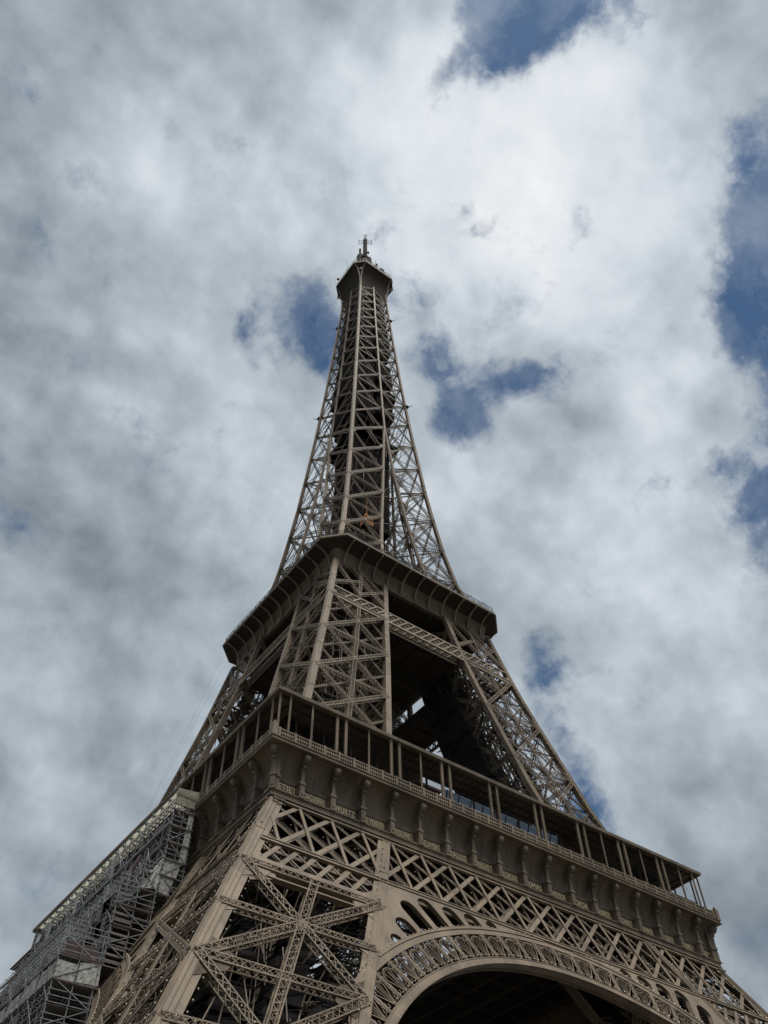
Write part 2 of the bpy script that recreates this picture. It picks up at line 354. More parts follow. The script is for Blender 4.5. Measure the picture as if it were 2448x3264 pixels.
def leg_bracing(mb, levels, W, D, ch, zz, mast=True, hmid=True, horiz=True, faces=(0, 1, 2, 3), gs=None, back=True):
    for f in faces:
        n = FACEN[f]
        for a, b in zip(levels[:-1], levels[1:]):     # a lower, b upper
            zm = (a+b)/2
            lattice(mb, face_pt(f, .02, b), face_pt(f, .98, a), W, D, n, ch, zz)
            lattice(mb, face_pt(f, .02, a), face_pt(f, .98, b), W, D, n, ch, zz)
            if horiz: lattice(mb, face_pt(f, 0, b), face_pt(f, 1, b), W*.9, D, n, ch, zz)
            if hmid: lattice(mb, face_pt(f, 0, zm), face_pt(f, 1, zm), W*.8, D, n, ch, zz)
            if mast:
                lattice(mb, face_pt(f, .5, a), face_pt(f, .5, b), W*1.05, D*.9, n, ch, zz)
                c = face_pt(f, .5, zm); s = unit(face_pt(f, 1, zm)-face_pt(f, 0, zm)); nn = unit(n)
                v = unit(np.cross(s, nn)); w = W*.45
                P = [c+nn*(D/2+.05)+s*i*w+v*j*w for i, j in ((-1, -1), (1, -1), (1, 1), (-1, 1))]
                mb.loft([P, [p-nn*.05 for p in P]])
            if gs:
                for z in (a, b):
                    for sd_ in (0, 1): gusset(mb, f, sd_, z, *gs)
                if hmid:
                    for sd_ in (0, 1): gusset(mb, f, sd_, zm, gs[0]*.6, gs[1]*.45)
def diaphragm(mb, z, W=.5):
    C = [corner(i, z)+INS[i]*.5 for i in range(4)]
    lattice(mb, C[0], C[2], W, W, V3(0, 0, 1), .1, .06); lattice(mb, C[1], C[3], W, W, V3(0, 0, 1), .1, .06)

def clad(mb, fn, u0, u1, v0, v1, za, zb, seg=1.5, miss=.22):
    z = za
    while z < zb:
        h = seg*rng.uniform(.6, 1.3); z1 = min(zb, z+h)
        if rng.random() > miss:
            j = rng.normal(0, .012, 4); a, b, c, d = u0+j[0], u1+j[1], v0+j[2], v1+j[3]
            mb.loft([[fn(q, a, c), fn(q, b, c), fn(q, b, d), fn(q, a, d)] for q in (z, z1-.12)])
        for (p, q) in (((u0-.02, v0-.02), (u1+.02, v0-.02)), ((u0-.02, v0-.02), (u0-.02, v1+.02))): mb.bar(fn(z, *p), fn(z, *q), .12, .12)
        mb.bar(fn(z, u0-.03, v0-.03), fn(z1, u1+.03, v0-.03), .08, .08); mb.bar(fn(z, u0-.03, v0-.03), fn(z1, u0-.03, v1+.03), .08, .08)
        z = z1
# ---- lower legs
LOW = [8.0, 18.9, 30.0, 41.0]
m = MB(); zz_ = [1.5, 8, 13.5, 18.9, 24.5, 30.0, 35.4, 41.0, 46, 51.7]
for i in range(4): girder(m, i, zz_, .95, 1.55 if i == 0 else 1.5)
leg = m.build('pillar', IRON, TOWER)
m = MB(); leg_bracing(m, LOW, .80, .75, .105, .06, gs=(3.2, 2.1))
for z in LOW+[46.5, 51.0]: diaphragm(m, z, .7)
# bracing behind the belts
for f in (1, 2):
    for a, b in ((41, 52),):
        lattice(m, face_pt(f, 0, a), face_pt(f, 1, b), .8, .8, FACEN[f], .12, .08); lattice(m, face_pt(f, 1, a), face_pt(f, 0, b), .8, .8, FACEN[f], .12, .08)
m.build('bracing', IRON, leg)
# lift tracks, stair and service ducts inside the leg
m = MB()
def legc(z, u, v):
    a, b = wo(z), wi(z); return V3(-a+(a-b)*u, -a+(a-b)*v, z)
for u, v in ((.32, .38), (.32, .62), (.55, .38), (.55, .62), (.72, .5), (.45, .5)):
    zs = np.linspace(4, 57, 9)
    P = np.array([legc(z, u, v) for z in zs]); m.bars(P[:-1], P[1:], .32, .5, (0, 0, 1))
for k in range(46):
    z = 5+k*1.15; m.bar(legc(z, .3, .36), legc(z, .3, .64), .12, .2); m.bar(legc(z+.5, .55, .36), legc(z+.5, .55, .64), .1, .2)
for k in range(17):
    z = 5+k*3.0; a, b = (.78, .90) if k % 2 else (.90, .78)
    m.bar(legc(z, a, .2), legc(z+3, a, .8), .9, .12); m.bar(legc(z+1.1, a-.02, .2), legc(z+4.1, a-.02, .8), .06, .06); m.bar(legc(z+3, .74, .8 if k % 2 else .2), legc(z+3, .94, .8 if k % 2 else .2), 1.2, .12)
for k in range(34):
    u, v = rng.uniform(.12, .88, 2); z = rng.uniform(8, 40); h = rng.uniform(5, 12)
    m.bar(legc(z, u, v), legc(z+h, u, v), .12, .12)
m.build('lift_track_and_stair', IRON2, leg)
m = MB()  # near-black boxes added to darken the inside of the leg
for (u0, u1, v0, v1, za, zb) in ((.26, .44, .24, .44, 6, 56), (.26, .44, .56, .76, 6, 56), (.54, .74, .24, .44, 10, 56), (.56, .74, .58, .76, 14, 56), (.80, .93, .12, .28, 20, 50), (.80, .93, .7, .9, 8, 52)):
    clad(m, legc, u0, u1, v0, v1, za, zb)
m.build('leg_shade_boxes', NET_SHADE, leg)
m = MB()
for k in range(300):
    u, v = rng.uniform(.08, .92, 2); z = rng.uniform(8, 46); h = rng.uniform(2, 9); du, dv = rng.normal(0, .12, 2)
    m.bar(legc(z, u, v), legc(z+h, min(.95, max(.05, u+du)), min(.95, max(.05, v+dv))), .09, .08)
m.build('inner_members', IRON2, leg, kind='stuff')
pillars = rot_copies(leg)

# ---- belts of the front face (first floor)
def FP(x, z, d=0.0):          # point on the sloping lower face plane, d metres behind it
    return V3(x, -(34.1 + .5*(51.7-z)) + d*.894, z - d*.447*0)
FN = V3(0, -.894, .447)
def clipline(x0, z0, x1, z1, f):
    """keep the part of the line with f(x,z)>0 (convex)"""
    t = np.linspace(0, 1, 41); ok = [f(x0+(x1-x0)*q, z0+(z1-z0)*q) for q in t]
    if not any(ok): return None
    i = ok.index(True); j = len(ok)-1-ok[::-1].index(True)
    if j-i < 2: return None
    return (x0+(x1-x0)*t[i], z0+(z1-z0)*t[i], x0+(x1-x0)*t[j], z0+(z1-z0)*t[j])
CX = [-34.65+3.85*k for k in range(19)]
def belt_layer(mb, d, k=1.0, s=1.0):
    ins = lambda x, z: abs(x) < wo(z)-.9
    # upper truss 45.0 .. 51.4, posts every console
    for q in range(-2, 21):
        x = -34.65+3.85*q
        def put(x0, z0, x1, z1, w, t, dd):
            c = clipline(x0, z0, x1, z1, ins)
            if c: mb.bar(FP(c[0], c[1], dd), FP(c[2], c[3], dd), w*s, t, FN)
        put(x, 44.9, x, 51.5, .36, .12, d+.10)
        put(x, 44.9, x+7.7, 51.5, .44, .06, d+.22)
        put(x, 51.5, x+7.7, 44.9, .13, .06, d+.30)
        put(x+.42, 51.5, x+8.12, 44.9, .11, .06, d+.30)
    for sg in (-1, 1):
        inl = lambda x, z: wi(z)+.6 < sg*x < wo(z)-1.2
        for q in range(-3, 26):
            x = 20 + q*.9625*1.0
            x = 19+q*1.925/2*1.0
            if q % 2: continue
            for (x0, z0, x1, z1, w, dd) in ((x, 42, x+2.6, 44.7, .42, .18), (x+2.6, 42, x, 44.7, .2, .26)):
                if sg < 0: pass
                c = clipline(sg*x0 if sg > 0 else -x1, z0, sg*x1 if sg > 0 else -x0, z1, inl)
                if c: mb.bar(FP(c[0], c[1], d+dd), FP(c[2], c[3], d+dd), w*s, .08, FN)
def chord(mb, z0, z1, xa, xb, d, t):
    """plated chord band between two heights, x limits are functions of z"""
    P = [FP(xa(z0), z0, d), FP(xb(z0), z0, d), FP(xb(z1), z1, d), FP(xa(z1), z1, d)]
    n = unit(FN); mb.loft([P, [p-n*t for p in P]])
belts = []
m = MB()
belt_layer(m, 0.0)
full = (lambda z: -wo(z)+.9, lambda z: wo(z)-.9)
chord(m, 51.35, 51.75, *full, -.06, .3)
chord(m, 44.55, 45.1, *full, .0, .28)
for z in (44.62, 45.02): m.bar(FP(-wo(z)+1, z, -.06), FP(wo(z)-1, z, -.06), .10, .08, FN)
for sg in (-1, 1):
    fa = (lambda z: -wo(z)+1.0, lambda z: -wi(z)-.5) if sg < 0 else (lambda z: wi(z)+.5, lambda z: wo(z)-1.0)
    chord(m, 41.5, 42.05, *fa, .0, .28); chord(m, 40.75, 40.9, *fa, -.02, .5); chord(m, 39.95, 40.1, *fa, -.02, .5)
    # solid gusset webs at both ends of the horizontal girder
    for xs in (0, 1):
        zc = 40.45; x0 = fa[xs](zc); dx = 2.8 if xs == 0 else -2.8
        P = [FP(x0, 41.5, .12), FP(x0+dx, 41.5, .12), FP(x0+dx, 39.95, .12), FP(x0, 38.9, .12)]
        m.loft([P, [p+V3(0, .07, 0) for p in P]])
belt = m.build('truss_belt', IRON, TOWER)
m = MB(); belt_layer(m, 1.6, s=.8)
chord(m, 44.6, 45.0, *full, 1.6, .2)
m2 = m
for q in range(0, 19):
    for z in (45.0, 51.2):
        x = CX[q]; m.bar(FP(x, z, .2), FP(x, z, 1.7), .2, .2)
m.build('inner_truss', IRON2, belt)
rot_copies(belt)

# ---- great arches
AC, A0, A1, A2, A3 = 9.85, 35.6, 36.4, 39.1, 39.95
COSA = .894427
def SP(x, s, d=0.0): z = s*COSA; return V3(x, -(34.1+.5*(51.7-z)) + d*COSA, z + d*(-.0))
def AP(th, r, d=0.0): return SP(r*math.sin(th), AC+r*math.cos(th), d)
def girdx(s): return wi(s*COSA)
def th_max(r, extra):
    for k in range(0, 900):
        th = math.radians(k*.1)
        if r*math.sin(th) > girdx(AC+r*math.cos(th))+extra: return th
    return math.radians(80)
m = MB(); D0 = .12
for (ra, rb, dep) in ((A0, A1, .14), (A2, A3, .14), (A0, A0+.12, 1.7), (A3-.1, A3, .8)):
    tm = th_max(ra, 1.0); n_ = 90; rings = []
    for k in range(n_+1):
        th = -tm + 2*tm*k/n_; rings.append([AP(th, ra, D0), AP(th, rb, D0), AP(th, rb, D0+dep), AP(th, ra, D0+dep)])
    m.loft(rings)
for r in (A0+.05, A1-.05, A2+.06, A3-.06):
    tm = th_max(r, .4); T_ = np.linspace(-tm, tm, 91); P = np.array([AP(t, r, D0-.03) for t in T_]); m.bars(P[:-1], P[1:], .08, .05, FN)
arch = m.build('arch', IRON, TOWER)
# ornament: a post and a scrolled fan every four degrees
m = MB(); step = math.radians(4.0)
def orn(pts, w, thc, d=D0+.02, t=.07):
    P = np.array([AP(thc+u*step, A1+(A2-A1)*v, d) for u, v in pts]); m.bars(P[:-1], P[1:], w, t, FN)
def spiral(cx, cy, r, a0, turn, sgn):
    return [(cx+sgn*rr*math.cos(a), cy+rr*math.sin(a)) for rr, a in [(r*(1-.75*k/11), a0+turn*k/11) for k in range(12)]]
for k in range(-15, 16):
    thp = (k-.5)*step; thc = k*step
    if abs(37.7*math.sin(thc)) > girdx(AC+37.7*math.cos(thc))+1.9: continue
    orn([(-.5, 0), (-.5, 1)], .42, thc, D0+.02, .08); orn([(-.5, 0), (-.5, 1)], .09, thc, D0-.05, .05)
    fan = [(-.03, 0.0), (-.20, .35), (-.33, .58), (-.30, .76), (-.17, .88), (0, .92), (.17, .88), (.30, .76), (.33, .58), (.20, .35), (.03, 0)]
    orn(fan, .085, thc); orn([(a*.80, .07+b*.86) for a, b in fan[3:-3]], .04, thc)
    for u in (-.15, 0.03, .19): orn([(u*.15, 0), (u, .80)], .055, thc, D0+.05)
    for sgn in (-1, 1):
        orn(spiral(sgn*.36, .88, .10, -1.2, 5.6, sgn), .065, thc); orn([(sgn*.46, .80), (sgn*.30, .72)], .07, thc)
        orn(spiral(sgn*.32, .17, .12, 1.2, -5.6, sgn), .065, thc); orn([(sgn*.44, .17), (sgn*.40, .45), (sgn*.47, .62)], .08, thc)
m.build('arch_ornament', IRON, arch)
m = MB()
for k in range(-15, 16):                     # plain posts of the arch's rear ring
    thc = (k-.5)*step
    if abs(37.7*math.sin(thc)) > girdx(AC+37.7*math.cos(thc))+1.9: continue
    m.bar(AP(thc, A0, 1.2), AP(thc, A3, 1.2), .2, .12, FN); m.bar(AP(thc, A0, 1.3), AP(thc+step, A3, 1.3), .12, .1, FN)
for r in (A0, A3):
    tm = th_max(r, 1.0); T_ = np.linspace(-tm, tm, 61)
    for d in (1.7,):
        P = np.array([AP(t, r, d) for t in T_]); m.bars(P[:-1], P[1:], .22, .2, FN)
m.build('rear_ring', IRON2, arch)
# spandrel plates with the arcade of slots
def spandrel(sg):
    sT = 44.9/COSA
    out = []
    tA = th_max(A3, -.1)
    tE = math.radians(3.0)
    for k in range(31): 
        th = tE+(tA-tE)*k/30; out.append((sg*(A3-.15)*math.sin(th), AC+(A3-.15)*math.cos(th)))
    for k in range(8):
        s = AC+A3*math.cos(tA) + (sT-AC-A3*math.cos(tA))*k/7; out.append((sg*(girdx(s)+.15), s))
    out.append((sg*(A3*math.sin(tE)), sT))
    holes = []
    for thc, rt in ((13.9, 41.05), (17.75, 41.75), (21.6, 42.55), (25.45, 43.75), (29.3, 43.75), (33.15, 42.15), (37.0, 40.9)):
        th = math.radians(thc); hw = .98 if rt > 41.2 else .75; r0 = A3+.15; pts = []
        ux, us = math.sin(th), math.cos(th); px, ps = math.cos(th), -math.sin(th)
        loc = [(-hw, r0), (hw, r0)] + [(hw*math.cos(a), rt-hw+hw*math.sin(a)) for a in np.linspace(0, math.pi, 11)]
        loc = [q for i, q in enumerate(loc) if not (i > 1 and q[1] < r0+.02)]
        for l, r in loc: pts.append((sg*(l*px+r*ux), AC+l*ps+r*us))
        holes.append(pts)
    p_ = plate('spandrel_plate', out, holes, .12, lambda u, v, d: SP(u, v, .08+d), IRON, arch)
    mm = MB()
    for hl in holes:       # deep reveals of the slots
        P0 = [SP(u, v, .14) for u, v in hl]; P1 = [SP(u, v, .6) for u, v in hl]
        mm.loft([P0, P1], closed=True, caps=False)
    mm.build('slot_reveal', IRON2, arch)
spandrel(-1); spandrel(1)
rot_copies(arch)

# ------------------------------------------------------------------ first floor
def mitre(mb, prof, close=False):
    """one side (front) of a square moulding; prof = [(w, z)...]"""
    mb.loft([[V3(-w, -w, z) for w, z in prof], [V3(w, -w, z) for w, z in prof]], closed=close, caps=False)
m = MB()
prof = [(33.6, 51.72), (34.32, 51.72), (34.32, 51.82), (34.24, 51.9), (34.24, 52.28), (34.36, 52.36), (34.36, 52.46), (33.52, 52.5), (33.50, 54.05), (33.6, 54.1), (33.62, 54.25), (33.5, 54.32),
        (33.5, 54.9), (33.56, 55.5), (33.72, 56.05), (34.0, 56.55), (34.4, 56.95), (34.9, 57.2), (35.42, 57.24), (35.5, 57.3), (35.5, 57.42), (35.38, 57.5), (35.38, 57.66), (35.5, 57.72), (35.5, 57.8), (34.9, 57.8)]
mitre(m, prof)
for x in [c+1.925 for c in CX[:-1]]:            # riveted seams of the cove
    P = np.array([(x, -w-.02, z) for w, z in prof[11:18]]); m.bars(P[:-1], P[1:], .06, .04, (0, 1, 0))
for k in range(180):
    x = -34.4+k*68.8/179; m.box(x-.06, x+.06, -34.42, -34.3, 52.30, 52.44)
frieze = m.build('frieze', IRON2, TOWER)
m = MB(); m.box(-.62, -.55, 0, .01, 0, .01)
def panel_frames():
    mm = MB()
    for c in CX[:-1]:
        x0, x1 = c+.55, c+3.3
        mm.box(x0, x1, -33.57, -33.5, 54.0, 54.06); mm.box(x0, x1, -33.57, -33.5, 52.9, 52.95)
    mm.build('panel_moulding', IRON2, frieze)
panel_frames(); rot_copies(frieze)
# console bracket
def console_mesh():
    mb = MB()
    mb.box(-.28, .28, -.34, .62, 52.5, 53.95); mb.box(-.38, .38, -.42, .62, 53.95, 54.1); mb.box(-.33, .33, -.38, .62, 54.1, 54.28); mb.box(-.34, .34, -.38, .62, 52.42, 52.6)
    mb.box(-.14, .14, -.40, -.34, 52.8, 53.7)
    rings = []
    for z, y in ((54.28, -.30), (55.0, -.32), (55.7, -.40), (56.3, -.52)): rings.append([(-.20, y, z), (.20, y, z), (.17, .1 if z < 55.5 else .3, z), (-.17, .1 if z < 55.5 else .3, z)])
    mb.loft(rings)
    for x in (-.15, .15): 
        P = np.array([(x, y-.03, z) for z, y in ((54.28, -.30), (55.0, -.32), (55.7, -.40), (56.2, -.50))]); mb.bars(P[:-1], P[1:], .07, .05, (0, 1, 0))
    mb.box(-.3, .3, -.58, -.1, 56.12, 56.24); mb.box(-.2, .2, -.62, -.2, 55.8, 56.12)
    cy, cz = -.62, 56.78
    for (r, hw) in ((.58, .27), (.46, .31), (.34, .35), (.2, .39)):
        rr = [[(hwx, cy+r*math.cos(a), cz+r*math.sin(a)) for a in np.linspace(0, 2*math.pi, 20, endpoint=False)] for hwx in (-hw, hw)]
        mb.loft(rr)
    rr = [(.395, .5*1.0, 0)]
    for sx in (-1, 1):
        P = []
        for k in range(26):
            a = k*.5; r = .50-.017*k; P.append((sx*.335, cy+r*math.cos(a), cz+r*math.sin(a)))
        P = np.array(P); mb.bars(P[:-1], P[1:], .06, .10, (1, 0, 0))
    mb.box(-.33, .33, -.9, .2, 57.1, 57.26)
    return mb
cm = console_mesh().build('console_bracket', IRON2, TOWER); cme = cm.data; first = True
for side in range(4):
    for k, x in enumerate(CX[1:-1]):
        o = cm if first else cm.copy()
        if not first: COL.objects.link(o); o.parent = TOWER
        first = False
        o.matrix_local = Matrix.Rotation(side*math.pi/2, 4, 'Z') @ Matrix.Translation((x, -34.1, 0))
    o = cm.copy(); COL.objects.link(o); o.parent = TOWER      # corner console on the diagonal
    o.matrix_local = Matrix.Rotation(side*math.pi/2, 4, 'Z') @ Matrix.Translation((-34.02, -34.02, 0)) @ Matrix.Rotation(-math.pi/4, 4, 'Z')
m = MB()
m.box(-34.12, -33.4, -34.12, -33.4, 52.46, 56.9); m.box(-34.3, -33.3, -34.3, -33.3, 52.46, 52.62); m.box(-34.25, -33.3, -34.25, -33.3, 54.0, 54.22)
rot_copies(m.build('corner_pilaster', IRON2, TOWER))
# names in raised letters
def lettering(txt, xc, side, wmax=2.6):
    cu = bpy.data.curves.new('lettering', 'FONT'); cu.body = txt; cu.align_x = 'CENTER'; cu.size = 1.0; cu.extrude = .035; cu.space_character = 1.15; cu.offset = .02
    tmp = bpy.data.objects.new('tmp', cu); COL.objects.link(tmp)
    dg = bpy.context.evaluated_depsgraph_get(); me = bpy.data.meshes.new_from_object(tmp.evaluated_get(dg)); COL.objects.unlink(tmp); bpy.data.objects.remove(tmp)
    co = np.zeros(len(me.vertices)*3, np.float32); me.vertices.foreach_get('co', co); co = co.reshape(-1, 3)
    co[:, 0] -= (co[:, 0].max()+co[:, 0].min())/2; w = co[:, 0].max()-co[:, 0].min(); h = co[:, 1].max()-min(0, co[:, 1].min())
    sx = min(wmax/w, 1.25*.72/h); co[:, 0] *= sx; co[:, 1] *= .70/h
    out = np.stack([co[:, 0]+xc, -33.55-co[:, 2], 53.12+co[:, 1]], 1).astype(np.float32)
    me.vertices.foreach_set('co', out.ravel()); me.update(); me.materials.clear(); me.materials.append(GOLD); me.name = 'name_lettering'
    o = link('name_lettering', me, TOWER); o.matrix_local = Matrix.Rotation(side*math.pi/2, 4, 'Z'); o['label'] = 'raised pale gold name ' + txt
    return o
N_FRONT = ['PETIET', 'DAGUERRE', 'WURTZ', 'LE VERRIER', 'PERDONNET', 'DELAMBRE', 'MALUS', 'BREGUET', 'POLONCEAU', 'DUMAS', 'CLAPEYRON', 'BORDA', 'FOURIER', 'BICHAT', 'SAUVAGE', 'PELOUZE', 'CARNOT', 'LAME']
N_LEFT = ['COMBES', 'THENARD', 'ARAGO', 'POISSON', 'MONGE']
for k, t in enumerate(N_FRONT): lettering(t, CX[k]+1.925+(.42 if k == 0 else .08), 0)
for k, t in enumerate(N_LEFT): lettering(t, CX[13+k]+1.925, 3)

# balustrade
m = MB()
m.box(-35.3, 35.3, -35.3, -35.08, 58.78, 58.92); m.box(-35.3, 35.3, -35.28, -35.1, 57.8, 57.95)
k = 0; x = -35.0
while x < 35.0:
    m.loft([[(x+r*i, -35.19+r*j, z) for i, j in ((-1, -1), (1, -1), (1, 1), (-1, 1))] for r, z in ((.09, 57.95), (.05, 58.1), (.11, 58.35), (.05, 58.6), (.09, 58.78))]); x += .292
for c in [CX[0]+.1]+[-34.65+3.85*q for q in range(1, 18)]+[34.5]:
    for off in (0, 1.925): 
        if c+off < 35: m.box(c+off-.14, c+off+.14, -35.34, -35.05, 57.8, 59.0)
balus = m.build('balustrade', IRON, TOWER)
rot_copies(balus)
m = MB()
for i, j in ((-1, -1),):
    m.box(i*35.2-.3, i*35.2+.3, j*35.2-.3, j*35.2+.3, 57.8, 59.2); m.box(i*35.2-.22, i*35.2+.22, j*35.2-.22, j*35.2+.22, 59.2, 59.35); m.box(i*35.2-.12, i*35.2+.12, j*35.2-.12, j*35.2+.12, 59.35, 59.6)
rot_copies(m.build('corner_post', IRON, TOWER))
# columns
def column(w, name='gallery_column'):
    mb = MB(); mb.box(-w/2, w/2, -w/2, w/2, 57.8, 64.2); mb.box(-w/2-.04, -w/2+.03, -w/2-.04, -w/2+.03, 57.8, 64.2) ; mb.box(w/2-.03, w/2+.04, -w/2-.04, -w/2+.03, 57.8, 64.2)
    mb.box(-w/2-.08, w/2+.08, -w/2-.08, w/2+.08, 57.8, 58.0); mb.box(-w/2-.06, w/2+.06, -w/2-.06, w/2+.06, 64.0, 64.2); return mb.build(name, IRON, TOWER)
colA = column(.25); colB = column(.14)
usedA = usedB = False
def put(o, used, mtx):
    c = o.copy() if used else o
    if used: COL.objects.link(c); c.parent = TOWER
    c.matrix_local = mtx
PAIRS = [s*x for x in (3.77, 11.31, 18.85, 26.4) for s in (-1, 1)]
for side in range(4):
    R_ = Matrix.Rotation(side*math.pi/2, 4, 'Z')
    for x in PAIRS:
        for d in (-.6, .6):
            put(colA, usedA, R_ @ Matrix.Translation((x+d, -34.6, 0))); usedA = True
for side in range(4):
    R_ = Matrix.Rotation(side*math.pi/2, 4, 'Z')
    for x in (-30.3, -22.6, -15.1, 15.1, 22.6, 30.3):
        put(colB, usedB, R_ @ Matrix.Translation((x, -34.6, 0))); usedB = True
    for x, y in ((-34.45, -34.45), (-33.2, -34.6), (-34.6, -33.2)):
        put(colB, True, R_ @ Matrix.Translation((x, y, 0)))
m = MB(); m.box(-.10, .10, -31.15, -30.95, 57.8, 64.2); icol = m.build('inner_column', IRON2, TOWER); used_i = False
for side in range(4):
    for q in range(17):
        put(icol, used_i, Matrix.Rotation(side*math.pi/2, 4, 'Z') @ Matrix.Translation((-30.16+3.77*q, 0, 0))); used_i = True
# roof of the gallery
m = MB(); pr = [(30.9, 64.2), (34.9, 64.2), (34.98, 64.22), (35.02, 64.62), (34.9, 64.68), (30.9, 64.72)]
mitre(m, pr+[pr[0]])
for x in np.arange(-34.0, 34.1, 1.0): m.box(x-.04, x+.04, -34.8, -31, 64.08, 64.19)
for xa, xb in ((-34.0, -11.8), (11.2, 34.0)): m.box(xa, xb, -30.9, -24.5, 64.22, 64.5)
roof = m.build('gallery_roof', IRON2, TOWER)
m = MB()
for y in (-34.2, -32.9, -31.6): m.box(-abs(y), abs(y), y-.08, y+.08, 63.95, 64.1)
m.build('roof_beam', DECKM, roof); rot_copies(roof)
# net across the bays near the corners
m = MB()
for sg in (-1, 1):
    xa, xb = (-34.4, -7.5) if sg < 0 else (7.5, 34.4)
    for q in range(110):
        x0 = xa-6+q*.3
        for (p, r) in (((x0, 59.0), (x0+5.1, 64.1)), ((x0+5.1, 59.0), (x0, 64.1))):
            lo, hi = p, r
            if min(p[0], r[0]) < xa or max(p[0], r[0]) > xb: continue
            m.bar((lo[0], -34.4, lo[1]), (hi[0], -34.4, hi[1]), .014, .014, (0, 1, 0))
net = m.build('safety_net', NET_SHADE, TOWER, kind='stuff'); rot_copies(net, (3,))
# floor slab with its central opening, joists below
m = MB(); mitre(m, [(35.3, 57.79), (35.3, 57.3), (11.5, 57.3), (11.5, 57.79), (35.3, 57.79)])
for x in np.arange(-33, 33.1, 3.85): m.box(x-.15, x+.15, -33.9, -max(12, abs(x)*1.0), 56.4, 57.28)
for y in (-31, -26.5, -22, -17.5, -13): 
    lattice(m, V3(y, y, 55.9), V3(-y, y, 55.9), 1.6, .5, V3(0, 1, 0), .18, .12, cell=1.9)
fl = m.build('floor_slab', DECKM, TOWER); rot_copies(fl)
# glass screens and pavilions between the legs on the first floor
def pavilion():
    pv = None
    for (xa, xb, zt) in ((11.2, 14.4, 63.4), (-11.9, -8.6, 63.6)):
        mb = MB(); mb.box(xa, xb, -30.2, -22, 57.8, zt); mb.box(xa-.2, xb+.2, -30.4, -21.8, zt, zt+.3)
        for x in (xa+.4, (xa+xb)/2, xb-.4): mb.box(x-.1, x+.1, -30.3, -30.2, 57.8, zt)
        if pv is None: pv2 = mb.build('pavilion', BRICKRED, TOWER); pv = pv2; rot_copies(pv2)
        else: pv = mb.build('pavilion', BRICKRED, TOWER)
    g = MB(); g.loft([[(-8.5, -29.2, 57.8), (11.1, -29.2, 57.8), (11.1, -30.75, 64.0), (-8.5, -30.75, 64.0)], [(-8.5, -29.15, 57.8), (11.1, -29.15, 57.8), (11.1, -30.70, 64.0), (-8.5, -30.70, 64.0)]])
    g.build('glass_screen', GLASS, pv)
    g = MB()
    for x in np.arange(-8.4, 11.1, 1.95): g.bar((x, -29.28, 57.8), (x+.6, -30.83, 64.0), .07, .12, (0, 1, 0))
    g.build('mullion', NET_SHADE, pv)
    return pv
rot_copies(pavilion())
# stacked terrace furniture and hoops behind the balustrade
m = MB()
for q in range(20):
    x = -8+q*1.0; P = np.array([(x+.5*math.cos(a), -32.2, 59.2+.6*math.sin(a)) for a in np.linspace(0, math.pi, 9)]); m.bars(P[:-1], P[1:], .04, .04, (0, 1, 0))
    for a in (-.5, .5): m.bar((x+a, -32.2, 57.8), (x+a, -32.2, 59.2), .04, .04, (0, 1, 0))
hf = m.build('hoop_fence', STEEL, None)
hf['label'] = 'row of thin metal hoops standing before the glass screen of the first gallery'; hf['category'] = 'fence'
m = MB()      # glazed wind screen at the far right corner
m.box(26.5, 34.0, -33.4, -33.34, 57.8, 60.6)
ws = m.build('glass_panel', sheet_mat('frosted_glass', (.55, .62, .66), .7), None)
ws['label'] = 'low pale glass wind screen standing at the right end of the first gallery'; ws['category'] = 'wind screen'
m = MB()
for x in np.arange(26.5, 34.1, 1.5): m.box(x-.04, x+.04, -33.46, -33.4, 57.8, 60.7)
m.box(26.5, 34, -33.48, -33.36, 60.6, 60.7); m.build('screen_frame', STEEL, ws)

# ------------------------------------------------------------------ upper legs
UP = [59.5, 70.1, 80.65, 91.2, 101.6]
m = MB()
for i in range(4): girder(m, i, [57.9, 64.8, 70.1, 75.4, 80.65, 86, 91.2, 96.5, 101.6, 107, 112.6], ([57, 112], [.92, .8]))
uleg = m.build('upper_pillar', IRON, TOWER)
m = MB(); leg_bracing(m, UP, .62, .6, .085, .05, gs=(1.7, 1.3), horiz=True, hmid=False)
for f in range(4):
    n = FACEN[f]
    for p, q in (((0, 105.0), (.5, 109.0)), ((.5, 105.0), (1, 109.8)), ((.5, 109), (.98, 104.4)), ((.0, 112), (.5, 105)), ((.5, 104.2), (.5, 112.3)), ((.45, 112.4), (1, 108)), ((1, 105), (.3, 112.4))):
        lattice(m, face_pt(f, *p), face_pt(f, *q), .6, .5, n, .09, .06)
for z in UP+[107]: diaphragm(m, z, .5)
m.build('bracing', IRON, uleg)
m = MB()
for u, v in ((.35, .35), (.35, .65), (.65, .35), (.65, .65), (.5, .5)):
    P = np.array([legc(z, u, v) for z in np.linspace(58, 112, 9)]); m.bars(P[:-1], P[1:], .22, .3, (0, 0, 1))
for k in range(25):
    z = 59+k*2.1
    for (a, b, c, d) in ((.3, .3, .7, .3), (.7, .3, .7, .7), (.7, .7, .3, .7), (.3, .7, .3, .3)):
        m.bar(legc(z, a, b), legc(z+(2.1 if (k % 2) else 0), c, d), .5 if k % 2 else .12, .1)
for k in range(40):
    u, v = rng.uniform(.1, .9, 2); z = rng.uniform(59, 104); h = rng.uniform(3, 9); m.bar(legc(z, u, v), legc(z+h, min(.95, u+rng.uniform(-.1, .1)), v), .09, .09)
m.build('stair_and_tracks', IRON2, uleg)
m = MB()  # dark boxes added within the upper leg to deepen its shade
for (u0, u1, v0, v1, za, zb) in ((.34, .44, .34, .44, 58, 112), (.56, .68, .56, .68, 58, 112)):
    clad(m, legc, u0, u1, v0, v1, za, zb)
m.build('leg_shade_boxes', NET_SHADE, uleg)
m = MB()
